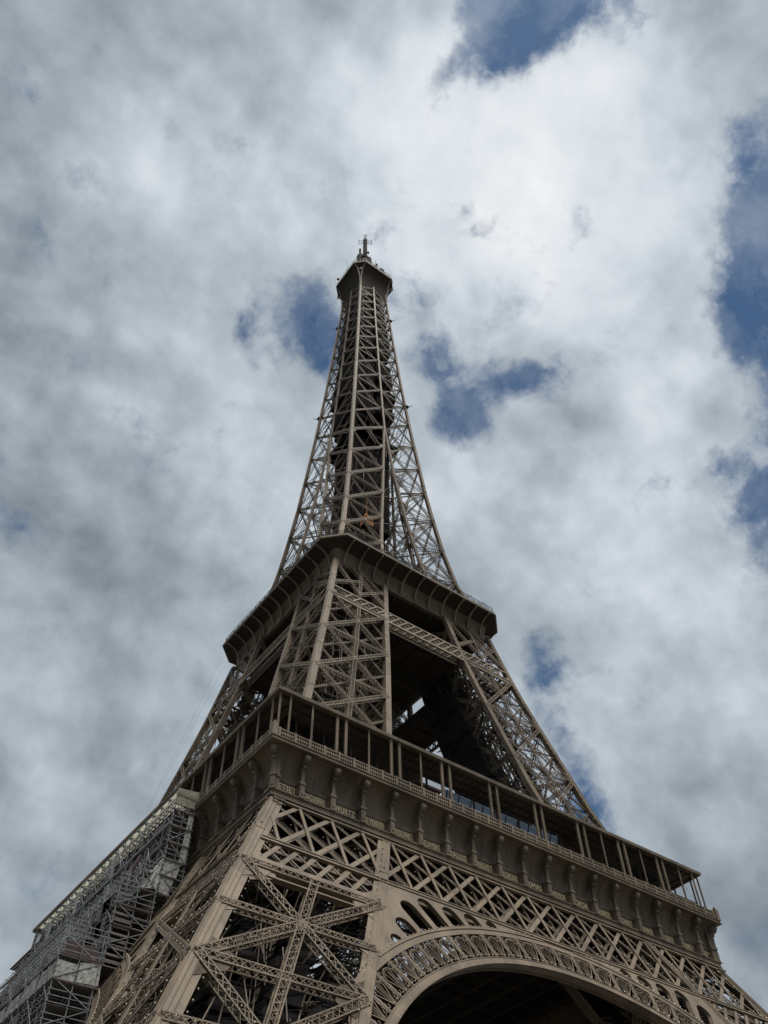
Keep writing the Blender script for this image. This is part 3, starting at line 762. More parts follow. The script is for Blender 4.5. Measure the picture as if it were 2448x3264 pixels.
for k in range(190):
    u, v = rng.uniform(.06, .94, 2); z = rng.uniform(58, 106); h = rng.uniform(1.5, 7); du, dv = rng.normal(0, .18, 2)
    m.bar(legc(z, u, v), legc(min(z+h, 111), min(.96, max(.04, u+du)), min(.96, max(.04, v+dv))), .075, .07)
for f in range(4):
    for a, b in zip(UP[:-1], UP[1:]):
        zm = (a+b)/2; k_ = (a+3*b)/4; j_ = (3*a+b)/4
        for (p, q) in (((.0, zm), (.5, b)), ((.0, zm), (.5, a)), ((1, zm), (.5, b)), ((1, zm), (.5, a))): lattice(m, face_pt(f, *p, 1.2), face_pt(f, *q, 1.2), .3, .25, FACEN[f], .055, .035)
m.build('inner_members', IRON2, uleg, kind='stuff')
rot_copies(uleg)
# dark netted lift shaft inside the right-hand front leg
def legq(z, u, v): 
    a, b = wo(z), wi(z); return V3(b+(a-b)*u, -a+(a-b)*v, z)
m = MB()
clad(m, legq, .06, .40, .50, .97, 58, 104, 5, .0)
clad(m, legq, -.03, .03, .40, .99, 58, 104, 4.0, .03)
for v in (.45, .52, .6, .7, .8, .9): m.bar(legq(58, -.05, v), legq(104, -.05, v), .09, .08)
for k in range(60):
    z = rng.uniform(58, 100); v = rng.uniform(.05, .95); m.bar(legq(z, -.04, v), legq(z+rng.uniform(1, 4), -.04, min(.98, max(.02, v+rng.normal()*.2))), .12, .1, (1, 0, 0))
m.build('lift_shaft_net', NET_SHADE, TOWER)
m = MB(); m.bar(legq(58, -.06, .62), legq(104, -.06, .62), .14, .08); m.bar(legq(58, -.06, .98), legq(104, -.06, .98), .2, .1)
m.build('shaft_rail', IRON2, TOWER)

# belt below the second floor
def UPP(x, z, d=0): return V3(x, -wo(z)+d, z)
UN = V3(0, -1, .25)
m = MB()
for (z0, z1) in ((100.85, 101.3), (103.65, 104.0)):
    P = [UPP(-wo(z0)+.8, z0), UPP(wo(z0)-.8, z0), UPP(wo(z1)-.8, z1), UPP(-wo(z1)+.8, z1)]; m.loft([P, [p+V3(0, .3, 0) for p in P]])
    P = [UPP(-wo(z0)+.8, z0, 1.6), UPP(wo(z0)-.8, z0, 1.6), UPP(wo(z1)-.8, z1, 1.6), UPP(-wo(z1)+.8, z1, 1.6)]; m.loft([P, [p+V3(0, .2, 0) for p in P]])
for q in range(-12, 13):
    x = q*1.62
    for d, s in ((.05, 1), (1.65, .8)):
        if abs(x)+1.3 < 18.6:
            m.bar(UPP(x-1.25, 101.2, d), UPP(x+1.25, 103.7, d), .30*s, .06, UN); m.bar(UPP(x+1.25, 101.2, d+.12), UPP(x-1.25, 103.7, d+.12), .15, .06, UN); m.bar(UPP(x+1.75, 101.2, d+.12), UPP(x-.75, 103.7, d+.12), .12, .06, UN); m.bar(UPP(x+.45, 101.2, d+.12), UPP(x-2.05, 103.7, d+.12), .12, .06, UN)
b2 = m.build('upper_truss_belt', IRON, TOWER)
m = MB(); m.box(-7.6, 7.6, -18.3, -10.5, 101.3, 101.6)
for x in (-7.4, -3.7, 0, 3.7, 7.4): m.box(x-.12, x+.12, -18.2, -10.5, 100.7, 101.25)
lattice(m, V3(-7.6, -10.5, 99.9), V3(7.6, -10.5, 99.9), 2.6, .5, V3(0, 1, 0), .2, .14, cell=1.3)
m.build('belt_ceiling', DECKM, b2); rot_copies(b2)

# ------------------------------------------------------------------ second floor
W2, C2, WB = 20.5, 3.35, 17.0
def octring(w, c, z): return [(-w, -w+c, z), (-w+c, -w, z), (w-c, -w, z), (w, -w+c, z), (w, w-c, z), (w-c, w, z), (-w+c, w, z), (-w, w-c, z)]
def cove2(n_=10):
    rings = []
    for k in range(n_+1):
        t = k/n_; f = [0, 0, .01, .03, .08, .16, .28, .45, .65, .85, 1][k]; z = [112.5, 113.4, 114.1, 114.7, 115.2, 115.6, 115.85, 116.05, 116.15, 116.25, 116.3][k]
        w = WB+.05+(W2-.2-WB-.05)*f; c = .15+(C2-.15)*f; rings.append(octring(w, c, z))
    return rings
m = MB(); R = cove2(); m.loft(R[:6], caps=False)
m.loft([octring(17.25, .2, 112.1), octring(17.25, .2, 112.5), octring(16.5, .2, 112.5), octring(16.5, .2, 112.1), octring(17.25, .2, 112.1)], caps=False)
m.loft([octring(W2-.3, C2, 116.3), octring(W2, C2, 116.32), octring(W2, C2, 116.62), octring(W2-.12, C2, 116.68), octring(W2-.12, C2, 117.0), octring(W2-.3, C2, 117.0)], caps=False)
for x in np.arange(-15.5, 15.6, 1.55):
    for k in range(4):
        R_ = Matrix.Rotation(k*math.pi/2, 3, 'Z')
        pts = []
        for w_, z_ in ((WB+.07, 112.5), (WB+.07, 113.6), (WB+.11, 114.2), (WB+.18, 114.75)):
            pts.append(R_ @ Vector((x, -w_, z_)))
        P = np.array([tuple(v) for v in pts]); nn = R_ @ Vector((0, 1, 0)); m.bars(P[:-1], P[1:], .05, .04, tuple(nn))
plat = m.build('second_platform', IRON2, TOWER)
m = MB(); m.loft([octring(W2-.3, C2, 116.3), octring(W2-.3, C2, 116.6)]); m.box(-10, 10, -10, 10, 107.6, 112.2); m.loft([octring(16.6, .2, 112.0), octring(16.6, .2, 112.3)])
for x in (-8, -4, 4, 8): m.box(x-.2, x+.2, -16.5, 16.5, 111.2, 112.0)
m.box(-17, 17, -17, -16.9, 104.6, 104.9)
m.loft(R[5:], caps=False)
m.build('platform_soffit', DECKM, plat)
# ribs
mb = MB(); prev = None
T_ = np.linspace(0, 1, 11); P = []
for t in T_:
    a = t*math.pi/2; P.append((0, -(WB+.1+3.1*(1-math.cos(a)**.9)), 112.6+3.55*math.sin(a)**1.0))
P = np.array(P); mb.bars(P[:-1]+[0, -.14, -.1], P[1:]+[0, -.14, -.1], .32, .30, (0, 1, 0)); mb.box(-.2, .2, -17.35, -17.0, 113.75, 113.85)
rib = mb.build('curved_rib', IRON, TOWER); fr = True
for side in range(4):
    for q in range(-5, 6):
        o = rib if fr else rib.copy()
        if not fr: COL.objects.link(o); o.parent = TOWER
        fr = False; o.matrix_local = Matrix.Rotation(side*math.pi/2, 4, 'Z') @ Matrix.Translation((q*3.1, 0, 0))
def railing(mb, ring, z0, h, pitch, w=.05, mesh=True):
    k = len(ring)
    for i in range(k):
        a = np.array(ring[i]); b = np.array(ring[(i+1) % k]); L_ = np.linalg.norm(b-a); n_ = max(1, int(L_/pitch)); nn = V3(0, 0, 1)
        for z in ([h] if not mesh else [h, h*.5, .12]): mb.bar(a+[0, 0, z], b+[0, 0, z], w, w)
        for j in range(n_):
            p = a+(b-a)*j/n_; mb.bar(p, p+[0, 0, h], w*1.2, w*1.2, (1, 0, 0))
m = MB(); railing(m, [np.array(p)*[1, 1, 1] for p in octring(W2-.35, C2, 117.0)], 117, 1.25, 1.55, .06)
ring = octring(W2-.35, C2, 117.0)
railing(m, ring, 117, 1.1, .4, .02, False)
for i in range(8):
    a = np.array(ring[i]); b = np.array(ring[(i+1) % 8]); n_ = max(1, int(np.linalg.norm(b-a)/3.1)); out = unit(V3((a+b)[0], (a+b)[1], 0))
    for j in range(n_):
        p = a+(b-a)*(j+.5)/n_; q = [p+[0, 0, 1.2], p+[0, 0, 2.0]-out*.3, p+[0, 0, 2.3]-out*.9, p+[0, 0, 2.0]-out*1.5]
        m.bars(q[:-1], q[1:], .07, .07, (1, .2, 0))
m.build('railing', GREY, TOWER)

# ------------------------------------------------------------------ spire
NODES = [117.0, 128.4, 138.7, 148.9, 159.3, 169.2, 179.0, 189.0, 198.4, 207.4, 215.9, 223.8, 231.0, 238.0, 244.5, 250.4, 256.5, 262.0, 267.0]
m = MB()
for i in range(4):
    zs = [116.6]+NODES[1:]+[271.5] if i == 0 else [116.6]+[z for z in NODES[1:] if z < 172]+([178.0] if True else [])
    girder(m, i, zs, ([116, 180, 270], [.78, .62, .50]) if i == 0 else ([116, 180], [.62, .42]))
spire = m.build('spire_quarter', IRON, TOWER)
m = MB(); LOWN = [z for z in NODES if z <= 180]
for f in range(4):
    if f in (1, 2): lv = LOWN[:5]
    else: lv = LOWN
    for a, b in zip(lv[:-1], lv[1:]):
        n = FACEN[f]; W = .62 if a < 150 else .5
        r_ = f in (0, 2)
        p1, p2 = (face_pt(f, .02, b, .8), face_pt(f, .98, a, .8)), (face_pt(f, .02, a, .3), face_pt(f, .98, b, .3))
        if not r_: p1, p2 = (face_pt(f, .98, b, .8), face_pt(f, .02, a, .8)), (face_pt(f, .98, a, .3), face_pt(f, .02, b, .3))
        if f in (1, 3): p1, p2 = (face_pt(f, .02, a, .8), face_pt(f, .98, b, .8)), (face_pt(f, .02, b, .3), face_pt(f, .98, a, .3))
        if f == 3: p1, p2 = (face_pt(f, .98, b, .8), face_pt(f, .02, a, .8)), (face_pt(f, .98, a, .3), face_pt(f, .02, b, .3))
        lattice(m, *p1, W*.75, .35, n, .055, .03, cell=W*1.2)
        lattice(m, *p2, W, .45, n, .075, .04, cell=W*1.2)
        for sd_ in (0, 1): gusset(m, f, sd_, a, 1.3, .9)
        zm = (a+b)/2; 
        if a < 160: lattice(m, face_pt(f, 0, a, .3), face_pt(f, 1, a, .3), W*.7, .4, n, .055, .035)
for z in LOWN: 
    C = [corner(i, z)+INS[i]*.4 for i in range(4)]; m.bar(C[0], C[2], .2, .3); m.bar(C[1], C[3], .2, .3)
# upper spire: two bays per face meeting on a central girder
for sx in (0, 1):
    UPN = [z for z in NODES if z >= 178]
    def Q(u, z, sx=sx):
        w = wo(z); return V3(-w+.25, -w+.25, z) + (V3(w-.25, 0, 0) if sx == 0 else V3(0, w-.25, 0))*u
    n = V3(0, -1, .1) if sx == 0 else V3(-1, 0, .1)
    for a, b in zip(UPN[:-1], UPN[1:]):
        for p, q, w_, dd in (((.03, a), (.98, b), .42, 0), ((.03, b), (.98, a), .26, .5)):
            lattice(m, Q(*p)-n*dd, Q(*q)-n*dd, w_, .3, n, .06 if dd == 0 else .045, .035, cell=.6)
            if sx == 0: # the other half of the front bay belongs to the neighbouring quarter's left face, mirrored
                pass
m.build('bracing', IRON, spire)
m = MB()     # central girder on the front face of the upper spire
zs = [178.0]+[z for z in NODES if z > 180]+[268.5]; rings = []
for z in zs: w = wo(z); rings.append([(-.24, -w-.02, z), (.24, -w-.02, z), (.24, -w+.35, z), (-.24, -w+.35, z)])
m.loft(rings)
for z in zs[1:-1]: w = wo(z); m.box(-.5, .5, -w-.05, -w, z-.35, z+.35)
m.build('central_girder', IRON, spire)
rot_copies(spire)
# lift core, intermediate platform, dark cladding, and dark boxes added as shade
m = MB()
def wcore(z): return float(np.interp(z, [117, 150, 200, 260, 276], [3.4, 3.2, 3.0, 2.7, 2.6]))
for sx in (-1, 0, 1):
    for sy in (-1, 0, 1):
        if sx == 0 and sy == 0: continue
        P = np.array([(sx*wcore(z), sy*wcore(z), z) for z in (117, 150, 200, 260, 276)]); m.bars(P[:-1], P[1:], .35, .35, (1, 0, 0))
for k in range(52):
    z = 118+k*3.05; w = wcore(z); 
    for s in (-1, 1):
        m.bar((-w, s*w, z), (w, s*w, z), .2, .2); m.bar((s*w, -w, z), (s*w, w, z), .2, .2)
        m.bar((-w, s*w, z), (w, s*w, z+3), .14, .1, (0, 1, 0)); m.bar((s*w, -w, z), (s*w, w, z+3), .14, .1, (1, 0, 0))
for k in range(70):
    z = 118+k*2.1; a = k*math.pi/2; w = wcore(z)*.7; m.bar((w*math.cos(a), w*math.sin(a), z), (w*math.cos(a+1.57), w*math.sin(a+1.57), z+2.1), .8, .1)
for a, b in zip(NODES[:-1], NODES[1:]):
    for sx in (-1, 1):
        for sy in (-1, 1):
            w0, w1 = wo(a)-.4, wo(b)-.4; c = 3.0 if a < 230 else 2.4
            for (p, q) in (((w0, w0, a), (c, c, b)), ((w1, w1, b), (c, c, a)), ((w0, c, a), (c, c, b)), ((c, w1, b), (c, c, a)), ((w0, c, a), (w1, w1, b)), ((c, w0, a), (w1, w1, b)), ((w0, w0, a), (w1, c*.3, b)), ((w0, w0, a), (c*.3, w1, b))):
                m.bar((p[0]*sx, p[1]*sy, p[2]), (q[0]*sx, q[1]*sy, q[2]), .11, .1, (0, 0, 1))
core = m.build('lift_core', IRON2, TOWER)
m = MB()
for (z0, z1, h0, h1) in ((119, 124, 2.6, 2.6), (126, 134, 3.2, 3.2), (136, 144.5, 3.8, 3.8), (146, 158, 4.6, 4.6), (158, 171, 4.7, 4.7), (171, 178, 4.8, 4.8), (178, 178.9, 6.6, 6.6), (186, 188.5, 5.2, 5.1)):  # the lowest boxes are added only to darken the bays there
    m = MB(); m.loft([[(-h0, -h0, z0), (h0, -h0, z0), (h0, h0, z0), (-h0, h0, z0)], [(-h1, -h1, z1), (h1, -h1, z1), (h1, h1, z1), (-h1, h1, z1)]])
    for z in np.arange(z0, z1, 2.2): m.box(-h0-.06, h0+.06, -h0-.06, h0+.06, z, z+.12)
    m.build('lift_cladding_and_shade', NET_SHADE, core)
m = MB()  # near-black boxes added so the upper spire is dark within
zc = 189.2
while zc < 267:
    zt = zc+rng.uniform(2.2, 4.5); w = wo(zc)-(2.8 if zc < 200 else 1.9 if zc < 225 else 1.2)
    for sx in (-1, 1):
        for sy in (-1, 1):
            if rng.random() > .12:
                g_ = rng.uniform(.2, .55); xa, xb = sorted((sx*g_, sx*w)); ya, yb = sorted((sy*g_, sy*w)); m.box(xa, xb, ya, yb, zc, zt)
    zc = zt+rng.uniform(.15, .5)
m.build('spire_shade_boxes', NET_SHADE, core)
m = MB()
for k in range(260):       # tangle of ladders, cables and ties in the lower spire
    z = rng.uniform(117, 178); w = wo(z)-1.0; x, y = rng.uniform(-w, w, 2); h = rng.uniform(2, 8)
    m.bar((x, y, z), (x*.93+rng.normal()*.8, y*.93+rng.normal()*.8, z+h), .09, .08)
m.build('inner_members', IRON2, core, kind='stuff')
for z in [z for z in NODES if z > 180]:
    m = MB(); w = wo(z)-.3
    for a, b in (((-w, -w), (w, w)), ((-w, w), (w, -w))): m.bar((*a, z), (*b, z), .25, .3)
    for s_ in (-1, 1): m.bar((-w, s_*w, z), (w, s_*w, z), .16, .3); m.bar((s_*w, -w, z), (s_*w, w, z), .16, .3)
    m.build('diaphragm', IRON2, core)
m = MB()    # small side platforms with spikes, as at mid height
for z in (197.8, 249.5):
    for sx, sy in ((1, -1), (-1, 1), (1, 1)):
        w = wo(z); m.box(sx*w-.5, sx*w+.5, sy*w-.5, sy*w+.5, z, z+.2); m.bar((sx*w, sy*w, z+.1), (sx*(w+1.1), sy*(w+1.1), z+.5), .12, .12)
m.build('lightning_spike', GREY, TOWER)

# ------------------------------------------------------------------ summit
W3, C3 = 8.1, 2.8
m = MB(); rings = []
for k in range(9):
    t = k/8; f = 1-math.cos(t*math.pi/2); z = 264.3+12.4*math.sin(t*math.pi/2)
    rings.append(octring(5.0+(W3-.15-5.0)*f, .1+(C3-.1)*f, z))
sof3 = rings
m.loft([[(-h, -h, z), (h, -h, z), (h, h, z), (-h, h, z)] for h, z in ((4.6, 262), (4.5, 276))])
m.loft([octring(W3, C3, 276.8), octring(W3, C3, 277.15), octring(W3-.15, C3, 277.15), octring(W3-.15, C3, 277.55), octring(W3, C3, 277.55), octring(W3, C3, 277.85), octring(W3-.5, C3, 277.85)], caps=False)
m.loft([octring(W3-.1, C3, 277.5), octring(W3-.1, C3, 278.3)])
# two curved arms forming a Y at each corner and their collar
for k in range(4):
    Rm = Matrix.Rotation(k*math.pi/2, 3, 'Z')
    for s in (0, 1):
        pts = []
        for t in np.linspace(0, 1, 9):
            f = 1-math.cos(t*math.pi/2); z = 264.0+12.7*math.sin(t*math.pi/2); w = 5.3+(W3-.1-5.3)*f; c = C3*f
            v = Vector((-w-.05, -w+c, z)) if s == 0 else Vector((-w+c, -w-.05, z)); pts.append(tuple(Rm @ v))
        P = np.array(pts); m.bars(P[:-1], P[1:], .42, .3, tuple(Rm @ Vector((-1, -1, 0))))
        v0 = Rm @ Vector((-6.75+(0 if s == 0 else .75), -6.75+(.75 if s == 0 else 0), 273.2)); v1 = Rm @ Vector((-6.55, -6.55, 271.9)); m.bar(tuple(v0), tuple(v1), .2, .2)
head = m.build('summit_cabin', IRON2, TOWER)
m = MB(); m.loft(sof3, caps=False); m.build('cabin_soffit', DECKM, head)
m = MB()
ringc = octring(W3-.3, C3, 278.3); railing(m, ringc, 278.3, 2.6, .8, .06); railing(m, [(x*.93, y*.93, z+2.6) for x, y, z in ringc], 0, .2, .8, .06, False)
m.build('cage_railing', mat('green_grey_mesh', (.16, .22, .20), rough=.6), head)
m = MB(); m.loft([octring(6.6, 2.4, 278.3), octring(6.3, 2.2, 281.5), octring(3.6, 1.4, 284.0), octring(2.5, 1.0, 288.5), octring(2.2, .9, 293.5)])
m.loft([octring(2.5, 1.0, 293.5), octring(2.5, 1.0, 294.0)]); railing(m, octring(2.4, .9, 294.0), 0, 1.2, .6, .05)
m.loft([octring(1.9, .7, 294), octring(1.7, .7, 300.0)]); m.loft([octring(2.0, .8, 300.0), octring(2.0, .8, 300.4)]); railing(m, octring(1.9, .8, 300.4), 0, 1.1, .6, .05)
def dome(mb, c, r):
    rings = [[(c[0]+r*math.cos(e)*math.cos(a), c[1]+r*math.cos(e)*math.sin(a), c[2]+r*math.sin(e)) for a in np.linspace(0, 2*math.pi, 16, endpoint=False)] for e in np.linspace(-.3, 1.5, 8)]
    mb.loft(rings)
dome(m, (-1.3, .9, 303.6), 1.45); m.loft([[(-1.3+1.45*math.cos(a), .9+1.45*math.sin(a), z) for a in np.linspace(0, 2*math.pi, 12, endpoint=False)] for z in (298, 303.4)])
m.build('lantern', LANT, head)
def cyl(mb, c, r, z0, z1, k=12): mb.loft([[(c[0]+r*math.cos(a), c[1]+r*math.sin(a), z) for a in np.linspace(0, 2*math.pi, k, endpoint=False)] for z in (z0, z1)])
m = MB(); cyl(m, (-1.5, 1.05), .42, 302, 311.2); dome(m, (-1.5, 1.05, 311.0), .42)
for a in range(4):
    x, y = .5*(1 if a in (0, 1) else -1), .5*(1 if a in (0, 2) else -1); m.bar((x, y, 300), (x*.9, y*.9, 321.5), .16, .16, (1, 0, 0))
cyl(m, (0, 0), .62, 300, 319.5, 10)
for k in range(20): z = 301+k; m.box(-.56, .56, -.56, .56, z, z+.08)
# crossed arms with end dipoles near the tip
ex = V3(.82, -.57, 0)
for z in (317.2, 319.6):
    for s in (-1, 1):
        d_ = ex*s; m.bar(tuple(V3(0, 0, z)), tuple(V3(0, 0, z-.15)+d_*2.3), .13, .13); m.bar(tuple(V3(0, 0, z-1.4)+d_*2.35), tuple(V3(0, 0, z+1.0)+d_*2.35), .14, .14, (1, 0, 0))
    ey = V3(.57, .82, 0)
    for s in (-1, 1): m.bar((0, 0, z), tuple(V3(0, 0, z)+ey*s*2.2), .13, .13); m.bar(tuple(V3(0, 0, z-1)+ey*s*2.2), tuple(V3(0, 0, z+1)+ey*s*2.2), .12, .12, (1, 0, 0))
P = np.array([(1.15*math.cos(a)*.82, 1.15*math.cos(a)*-.57, 318.3+1.5*math.sin(a)) for a in np.linspace(0, 2*math.pi, 17)]); m.bars(P[:-1], P[1:], .08, .08, (0, 1, 0))
for s in (-1, 1):
    p = V3(0, 0, 321)+ex*s*.4; m.bar(tuple(p), tuple(p+V3(0, 0, 4.3)), .11, .11, (1, 0, 0)); m.bar(tuple(p+V3(0, 0, 4.3)-ex*.65), tuple(p+V3(0, 0, 4.35)+ex*.65), .1, .1)
m.bar(tuple(V3(0, 0, 323.2)-ex*.5), tuple(V3(0, 0, 323.2)+ex*.5), .08, .08)
mast = m.build('antenna_mast', GREY, head)
m = MB()      # clutter of small aerials, dishes and whips on the summit
for k in range(170):
    a = rng.uniform(0, 2*math.pi); r = rng.uniform(1.8, 7.9); z = rng.uniform(279.5, 282) if r > 4.5 else rng.uniform(286, 298); h = rng.uniform(.6, 2.4); x, y = r*math.cos(a), r*math.sin(a)
    m.bar((x, y, z-1.5), (x+rng.uniform(-.3, .3), y+rng.uniform(-.3, .3), z+h), .09, .09, (1, 0, 0))
    if k % 3 == 0: m.box(x-.3, x+.3, y-.3, y+.3, z+h-.8, z+h)
    if k % 4 == 0: m.bar((x-.7, y, z+h*.8), (x+.7, y, z+h*.8), .07, .07)
for (x, y, z, h) in ((-8.2, -2, 279, 5.0), (-8.2, 5, 279, 5.5), (5.5, -8.2, 281, 3.5), (7.5, -6.5, 280, 4), (-6, -4.5, 281, 4.5), (-2, -7.8, 279, 2)): m.bar((x, y, z-1.5), (x-.9, y+.2, z+h), .06, .06, (1, 0, 0))
for (x, y, z) in ((5.8, -6.2, 283), (6.6, -5.2, 283.5), (6.9, -4, 283), (-8.0, 4.5, 282)): dome(m, (x, y, z), .45)
for (z, a) in ((303.5, -1), (304, 1), (302, 1)): m.bar((0, 0, z), (a*ex[0]*2.2+.1, a*ex[1]*2.2, z), .1, .1); m.bar((a*ex[0]*2.2, a*ex[1]*2.2, z-.6), (a*ex[0]*2.2, a*ex[1]*2.2, z+.6), .1, .1, (1, 0, 0))
m.box(5.2, 7.3, -6.2, -4.0, 278.3, 283.2)
for k in range(26):
    a = rng.uniform(-2.6, .5); r = rng.uniform(6.8, 8.0); x, y = r*math.cos(a), r*math.sin(a); x, y = max(-7.6, min(7.6, x)), max(-7.6, min(7.6, y)); h = rng.uniform(.8, 2.6)
    m.box(x-.5, x+.5, y-.5, y+.5, 278.4, 278.9+h); m.bar((x, y, 278), (x+rng.normal()*.5, y+rng.normal()*.5, 279.5+h), .12, .12, (1, 0, 0))
m.build('small_aerials', GREY, head)

# ------------------------------------------------------------------ sparkle lamps
def lampmesh(P, name, parent, r=.10):
    P = np.array(P); k = len(P)
    o = np.array([(1, 0, 0), (0, 1, 0), (-1, 0, 0), (0, -1, 0), (0, 0, 1), (0, 0, -1)])*r
    v = (P[:, None]+o[None]).reshape(-1, 3); base = (np.arange(k)*6)[:, None, None]
    f = np.array([(0, 1, 4, 4), (1, 2, 4, 4), (2, 3, 4, 4), (3, 0, 4, 4), (1, 0, 5, 5), (2, 1, 5, 5), (3, 2, 5, 5), (0, 3, 5, 5)])[None]+base
    mb = MB(); mb.add(v, f.reshape(-1, 4)); return mb.build(name, BULB, parent, kind='stuff', label='small pale lamp bulbs fixed along the iron members')
P = []
for z in np.arange(10, 51, .95):
    for i, off in ((0, V3(1.75, -.02, 0)), (0, V3(-.02, 1.75, 0)), (1, V3(-1.15, -.1, 0)), (1, V3(.15, .6, 0)), (3, V3(-.1, -1.15, 0))): P.append(corner(i, z)+off)
for lv in ((30, 41), (18.9, 30), (8, 18.9)):
    for f in (0, 3):
        for t in np.linspace(.06, .94, 11):
            a, b = lv; P.append(face_pt(f, t, b+(a-b)*t)+FACEN[f]*.5); P.append(face_pt(f, t, a+(b-a)*t)+FACEN[f]*.5); P.append(face_pt(f, t, (a+b)/2)+FACEN[f]*.5); P.append(face_pt(f, .5, a+(b-a)*t)+FACEN[f]*.55)
for z in np.arange(60, 271, 1.0):
    g = .85 if z < 112 else .7
    P.append(corner(0, z)+V3(g+.12, -.02, 0)); P.append(corner(0, z)+V3(-.02, g+.12, 0)); P.append(corner(1, z)+V3(-g-.1, -.02, 0) if z < 178 else V3(.4, -wo(z)-.05, z))
    if z < 178: P.append(corner(3, z)+V3(-.02, -g-.1, 0))
for lv in zip(UP[:-1], UP[1:]):
    for f in (0, 3):
        for t in np.linspace(.08, .92, 9):
            a, b = lv; P.append(face_pt(f, t, b+(a-b)*t)+FACEN[f]*.42); P.append(face_pt(f, t, a+(b-a)*t)+FACEN[f]*.42)
lp = lampmesh(P, 'sparkle_lamps', TOWER, .085); rot_copies(lp)
P = []
for q in range(-2, 21):
    for t in np.linspace(0, 1, 9):
        for x0, x1, dz in ((0, 7.7, 1), (7.7, 0, 1)):
            x = -34.65+3.85*q+x0+(x1-x0)*t; z = 44.9+6.6*t
            if abs(x) < wo(z)-1.2: P.append(FP(x+.35, z, .25)); P.append(FP(x, z+.1, 1.2))
for th in np.arange(-48, 48.1, 1.0):
    P.append(AP(math.radians(th), A3+.18, -.02)); P.append(AP(math.radians(th), A1+.2, -.02))
bl = lampmesh(P, 'belt_lamps', TOWER, .085); rot_copies(bl)

# ------------------------------------------------------------------ masonry bases, ground
m = MB()
for i in range(4):
    c = corner(i, 0)+INS[i]*1.0; m.loft([[(c[0]+h*a, c[1]+h*b, z) for a, b in ((-1, -1), (1, -1), (1, 1), (-1, 1))] for h, z in ((3.2, 0), (2.8, .8), (2.4, 1.6))])
base = m.build('masonry_base', STONE, TOWER); rot_copies(base)
m = MB(); S_ = 3000; m.add([(-S_, -S_, 0), (S_, -S_, 0), (S_, S_, 0), (-S_, S_, 0)], [(0, 1, 2, 3)])
g = m.build('ground', GROUNDM); g['kind'] = 'structure'; g['label'] = 'gravel ground under the tower, darkened to cut its bounce light'

# ------------------------------------------------------------------ orange work cabin inside the spire
wc = thing('work_cabin', 'small orange hoist cabin hanging inside the lattice above the second platform', 'hoist cabin', (-6.9, -11.9, 134.0)); wc.scale = (.8, .8, .8)
m = MB(); m.box(-1.3, 1.3, -1.0, 1.0, 0, 1.5); m.box(-1.35, 1.35, -1.05, 1.05, 0, .15); m.box(-1.35, 1.35, -1.05, 1.05, 1.4, 1.55); m.build('cabin_tub', ORANGE, wc)
m = MB()
for x in (-1.2, 1.2, -.4, .4):
    for y in (-.9, .9): m.bar((x, y, 1.5), (x, y, 3.3), .12, .12, (1, 0, 0))
m.box(-1.2, 1.2, -.95, .95, 3.2, 3.4); m.build('cabin_frame', ORANGE, wc)
m = MB(); m.bar((-1, 0, 3.4), (0, 0, 5.2), .1, .1, (0, 1, 0)); m.bar((1, 0, 3.4), (0, 0, 5.2), .1, .1, (0, 1, 0)); m.bar((0, 0, 5.2), (0, 0, 12), .07, .07, (0, 1, 0)); m.build('sling', ORANGE, wc)

# ------------------------------------------------------------------ scaffolding on the left face
SC = thing('scaffolding', 'grey tube scaffolding with boards and white sheets against the left side of the lower gallery', 'scaffolding', (0, 0, 0))
def tubes(mb, x0, x1, y0, y1, z0, z1, nx, bay, lift, w=.07, brace=True, jitter=.05):
    xs = np.linspace(x0, x1, nx); ys = np.arange(y0, y1+.01, bay); zs = np.arange(z0, z1+.01, lift)
    A = []; B = []
    for x in xs:
        for y in ys: A.append((x, y, z0-.4)); B.append((x+rng.normal()*jitter, y+rng.normal()*jitter, z1+.6))
    mb.bars(A, B, w, w, (1, 0, 0)); A = []; B = []
    for z in zs:
        for x in xs:
            for dz in (0, .55, 1.05): A.append((x, y0-.3, z+dz)); B.append((x, y1+.3, z+dz+rng.normal()*jitter))
        for y in ys:
            for dz in (0, .55, 1.05): 
                A.append((x0-.25, y, z+dz)); B.append((x1+.25, y, z+dz))
    mb.bars(A, B, w*.8, w*.8, (0, 0, 1)); A = []; B = []
    if brace:
        for x in (x0-.05, x1+.05):
            for i in range(len(ys)-1):
                for j in range(len(zs)-1):
                    if (i+j) % 2 == 0: A.append((x, ys[i], zs[j])); B.append((x, ys[i+1], zs[j+1]))
                    elif (i % 3) == 0: A.append((x, ys[i+1], zs[j])); B.append((x, ys[i], zs[j+1]))
        for j in range(len(zs)-1):
            for y in (ys[0]-.06, ys[-1]+.06): 
                a, b = (x0, x1) if j % 2 else (x1, x0); A.append((a, y, zs[j])); B.append((b, y, zs[j+1]))
        mb.bars(A, B, w*.9, w*.9, (0, 0, 1))
def decks(mb, x0, x1, y0, y1, zs, step=.45):
    for z in zs:
        for x in np.arange(x0, x1-.1, step): mb.box(x, x+step-.06, y0, y1, z, z+.07)
Y0 = -19.0
m = MB()
tubes(m, -37.9, -35.5, Y0, 21, 46.9, 58.2, 3, 1.9, 1.95)
tubes(m, -37.9, -35.5, 22, 31, 40, 51.0, 3, 1.9, 1.95)
tubes(m, -41.9, -38.1, Y0, 31, 38.9, 46.8, 3, 1.95, 1.97)
tubes(m, -39.8, -38.0, Y0, 31, 46.9, 50.0, 2, 1.95, 1.95)
tubes(m, -46.0, -42.1, Y0, 24, 27.0, 40.8, 3, 1.95, 1.97)
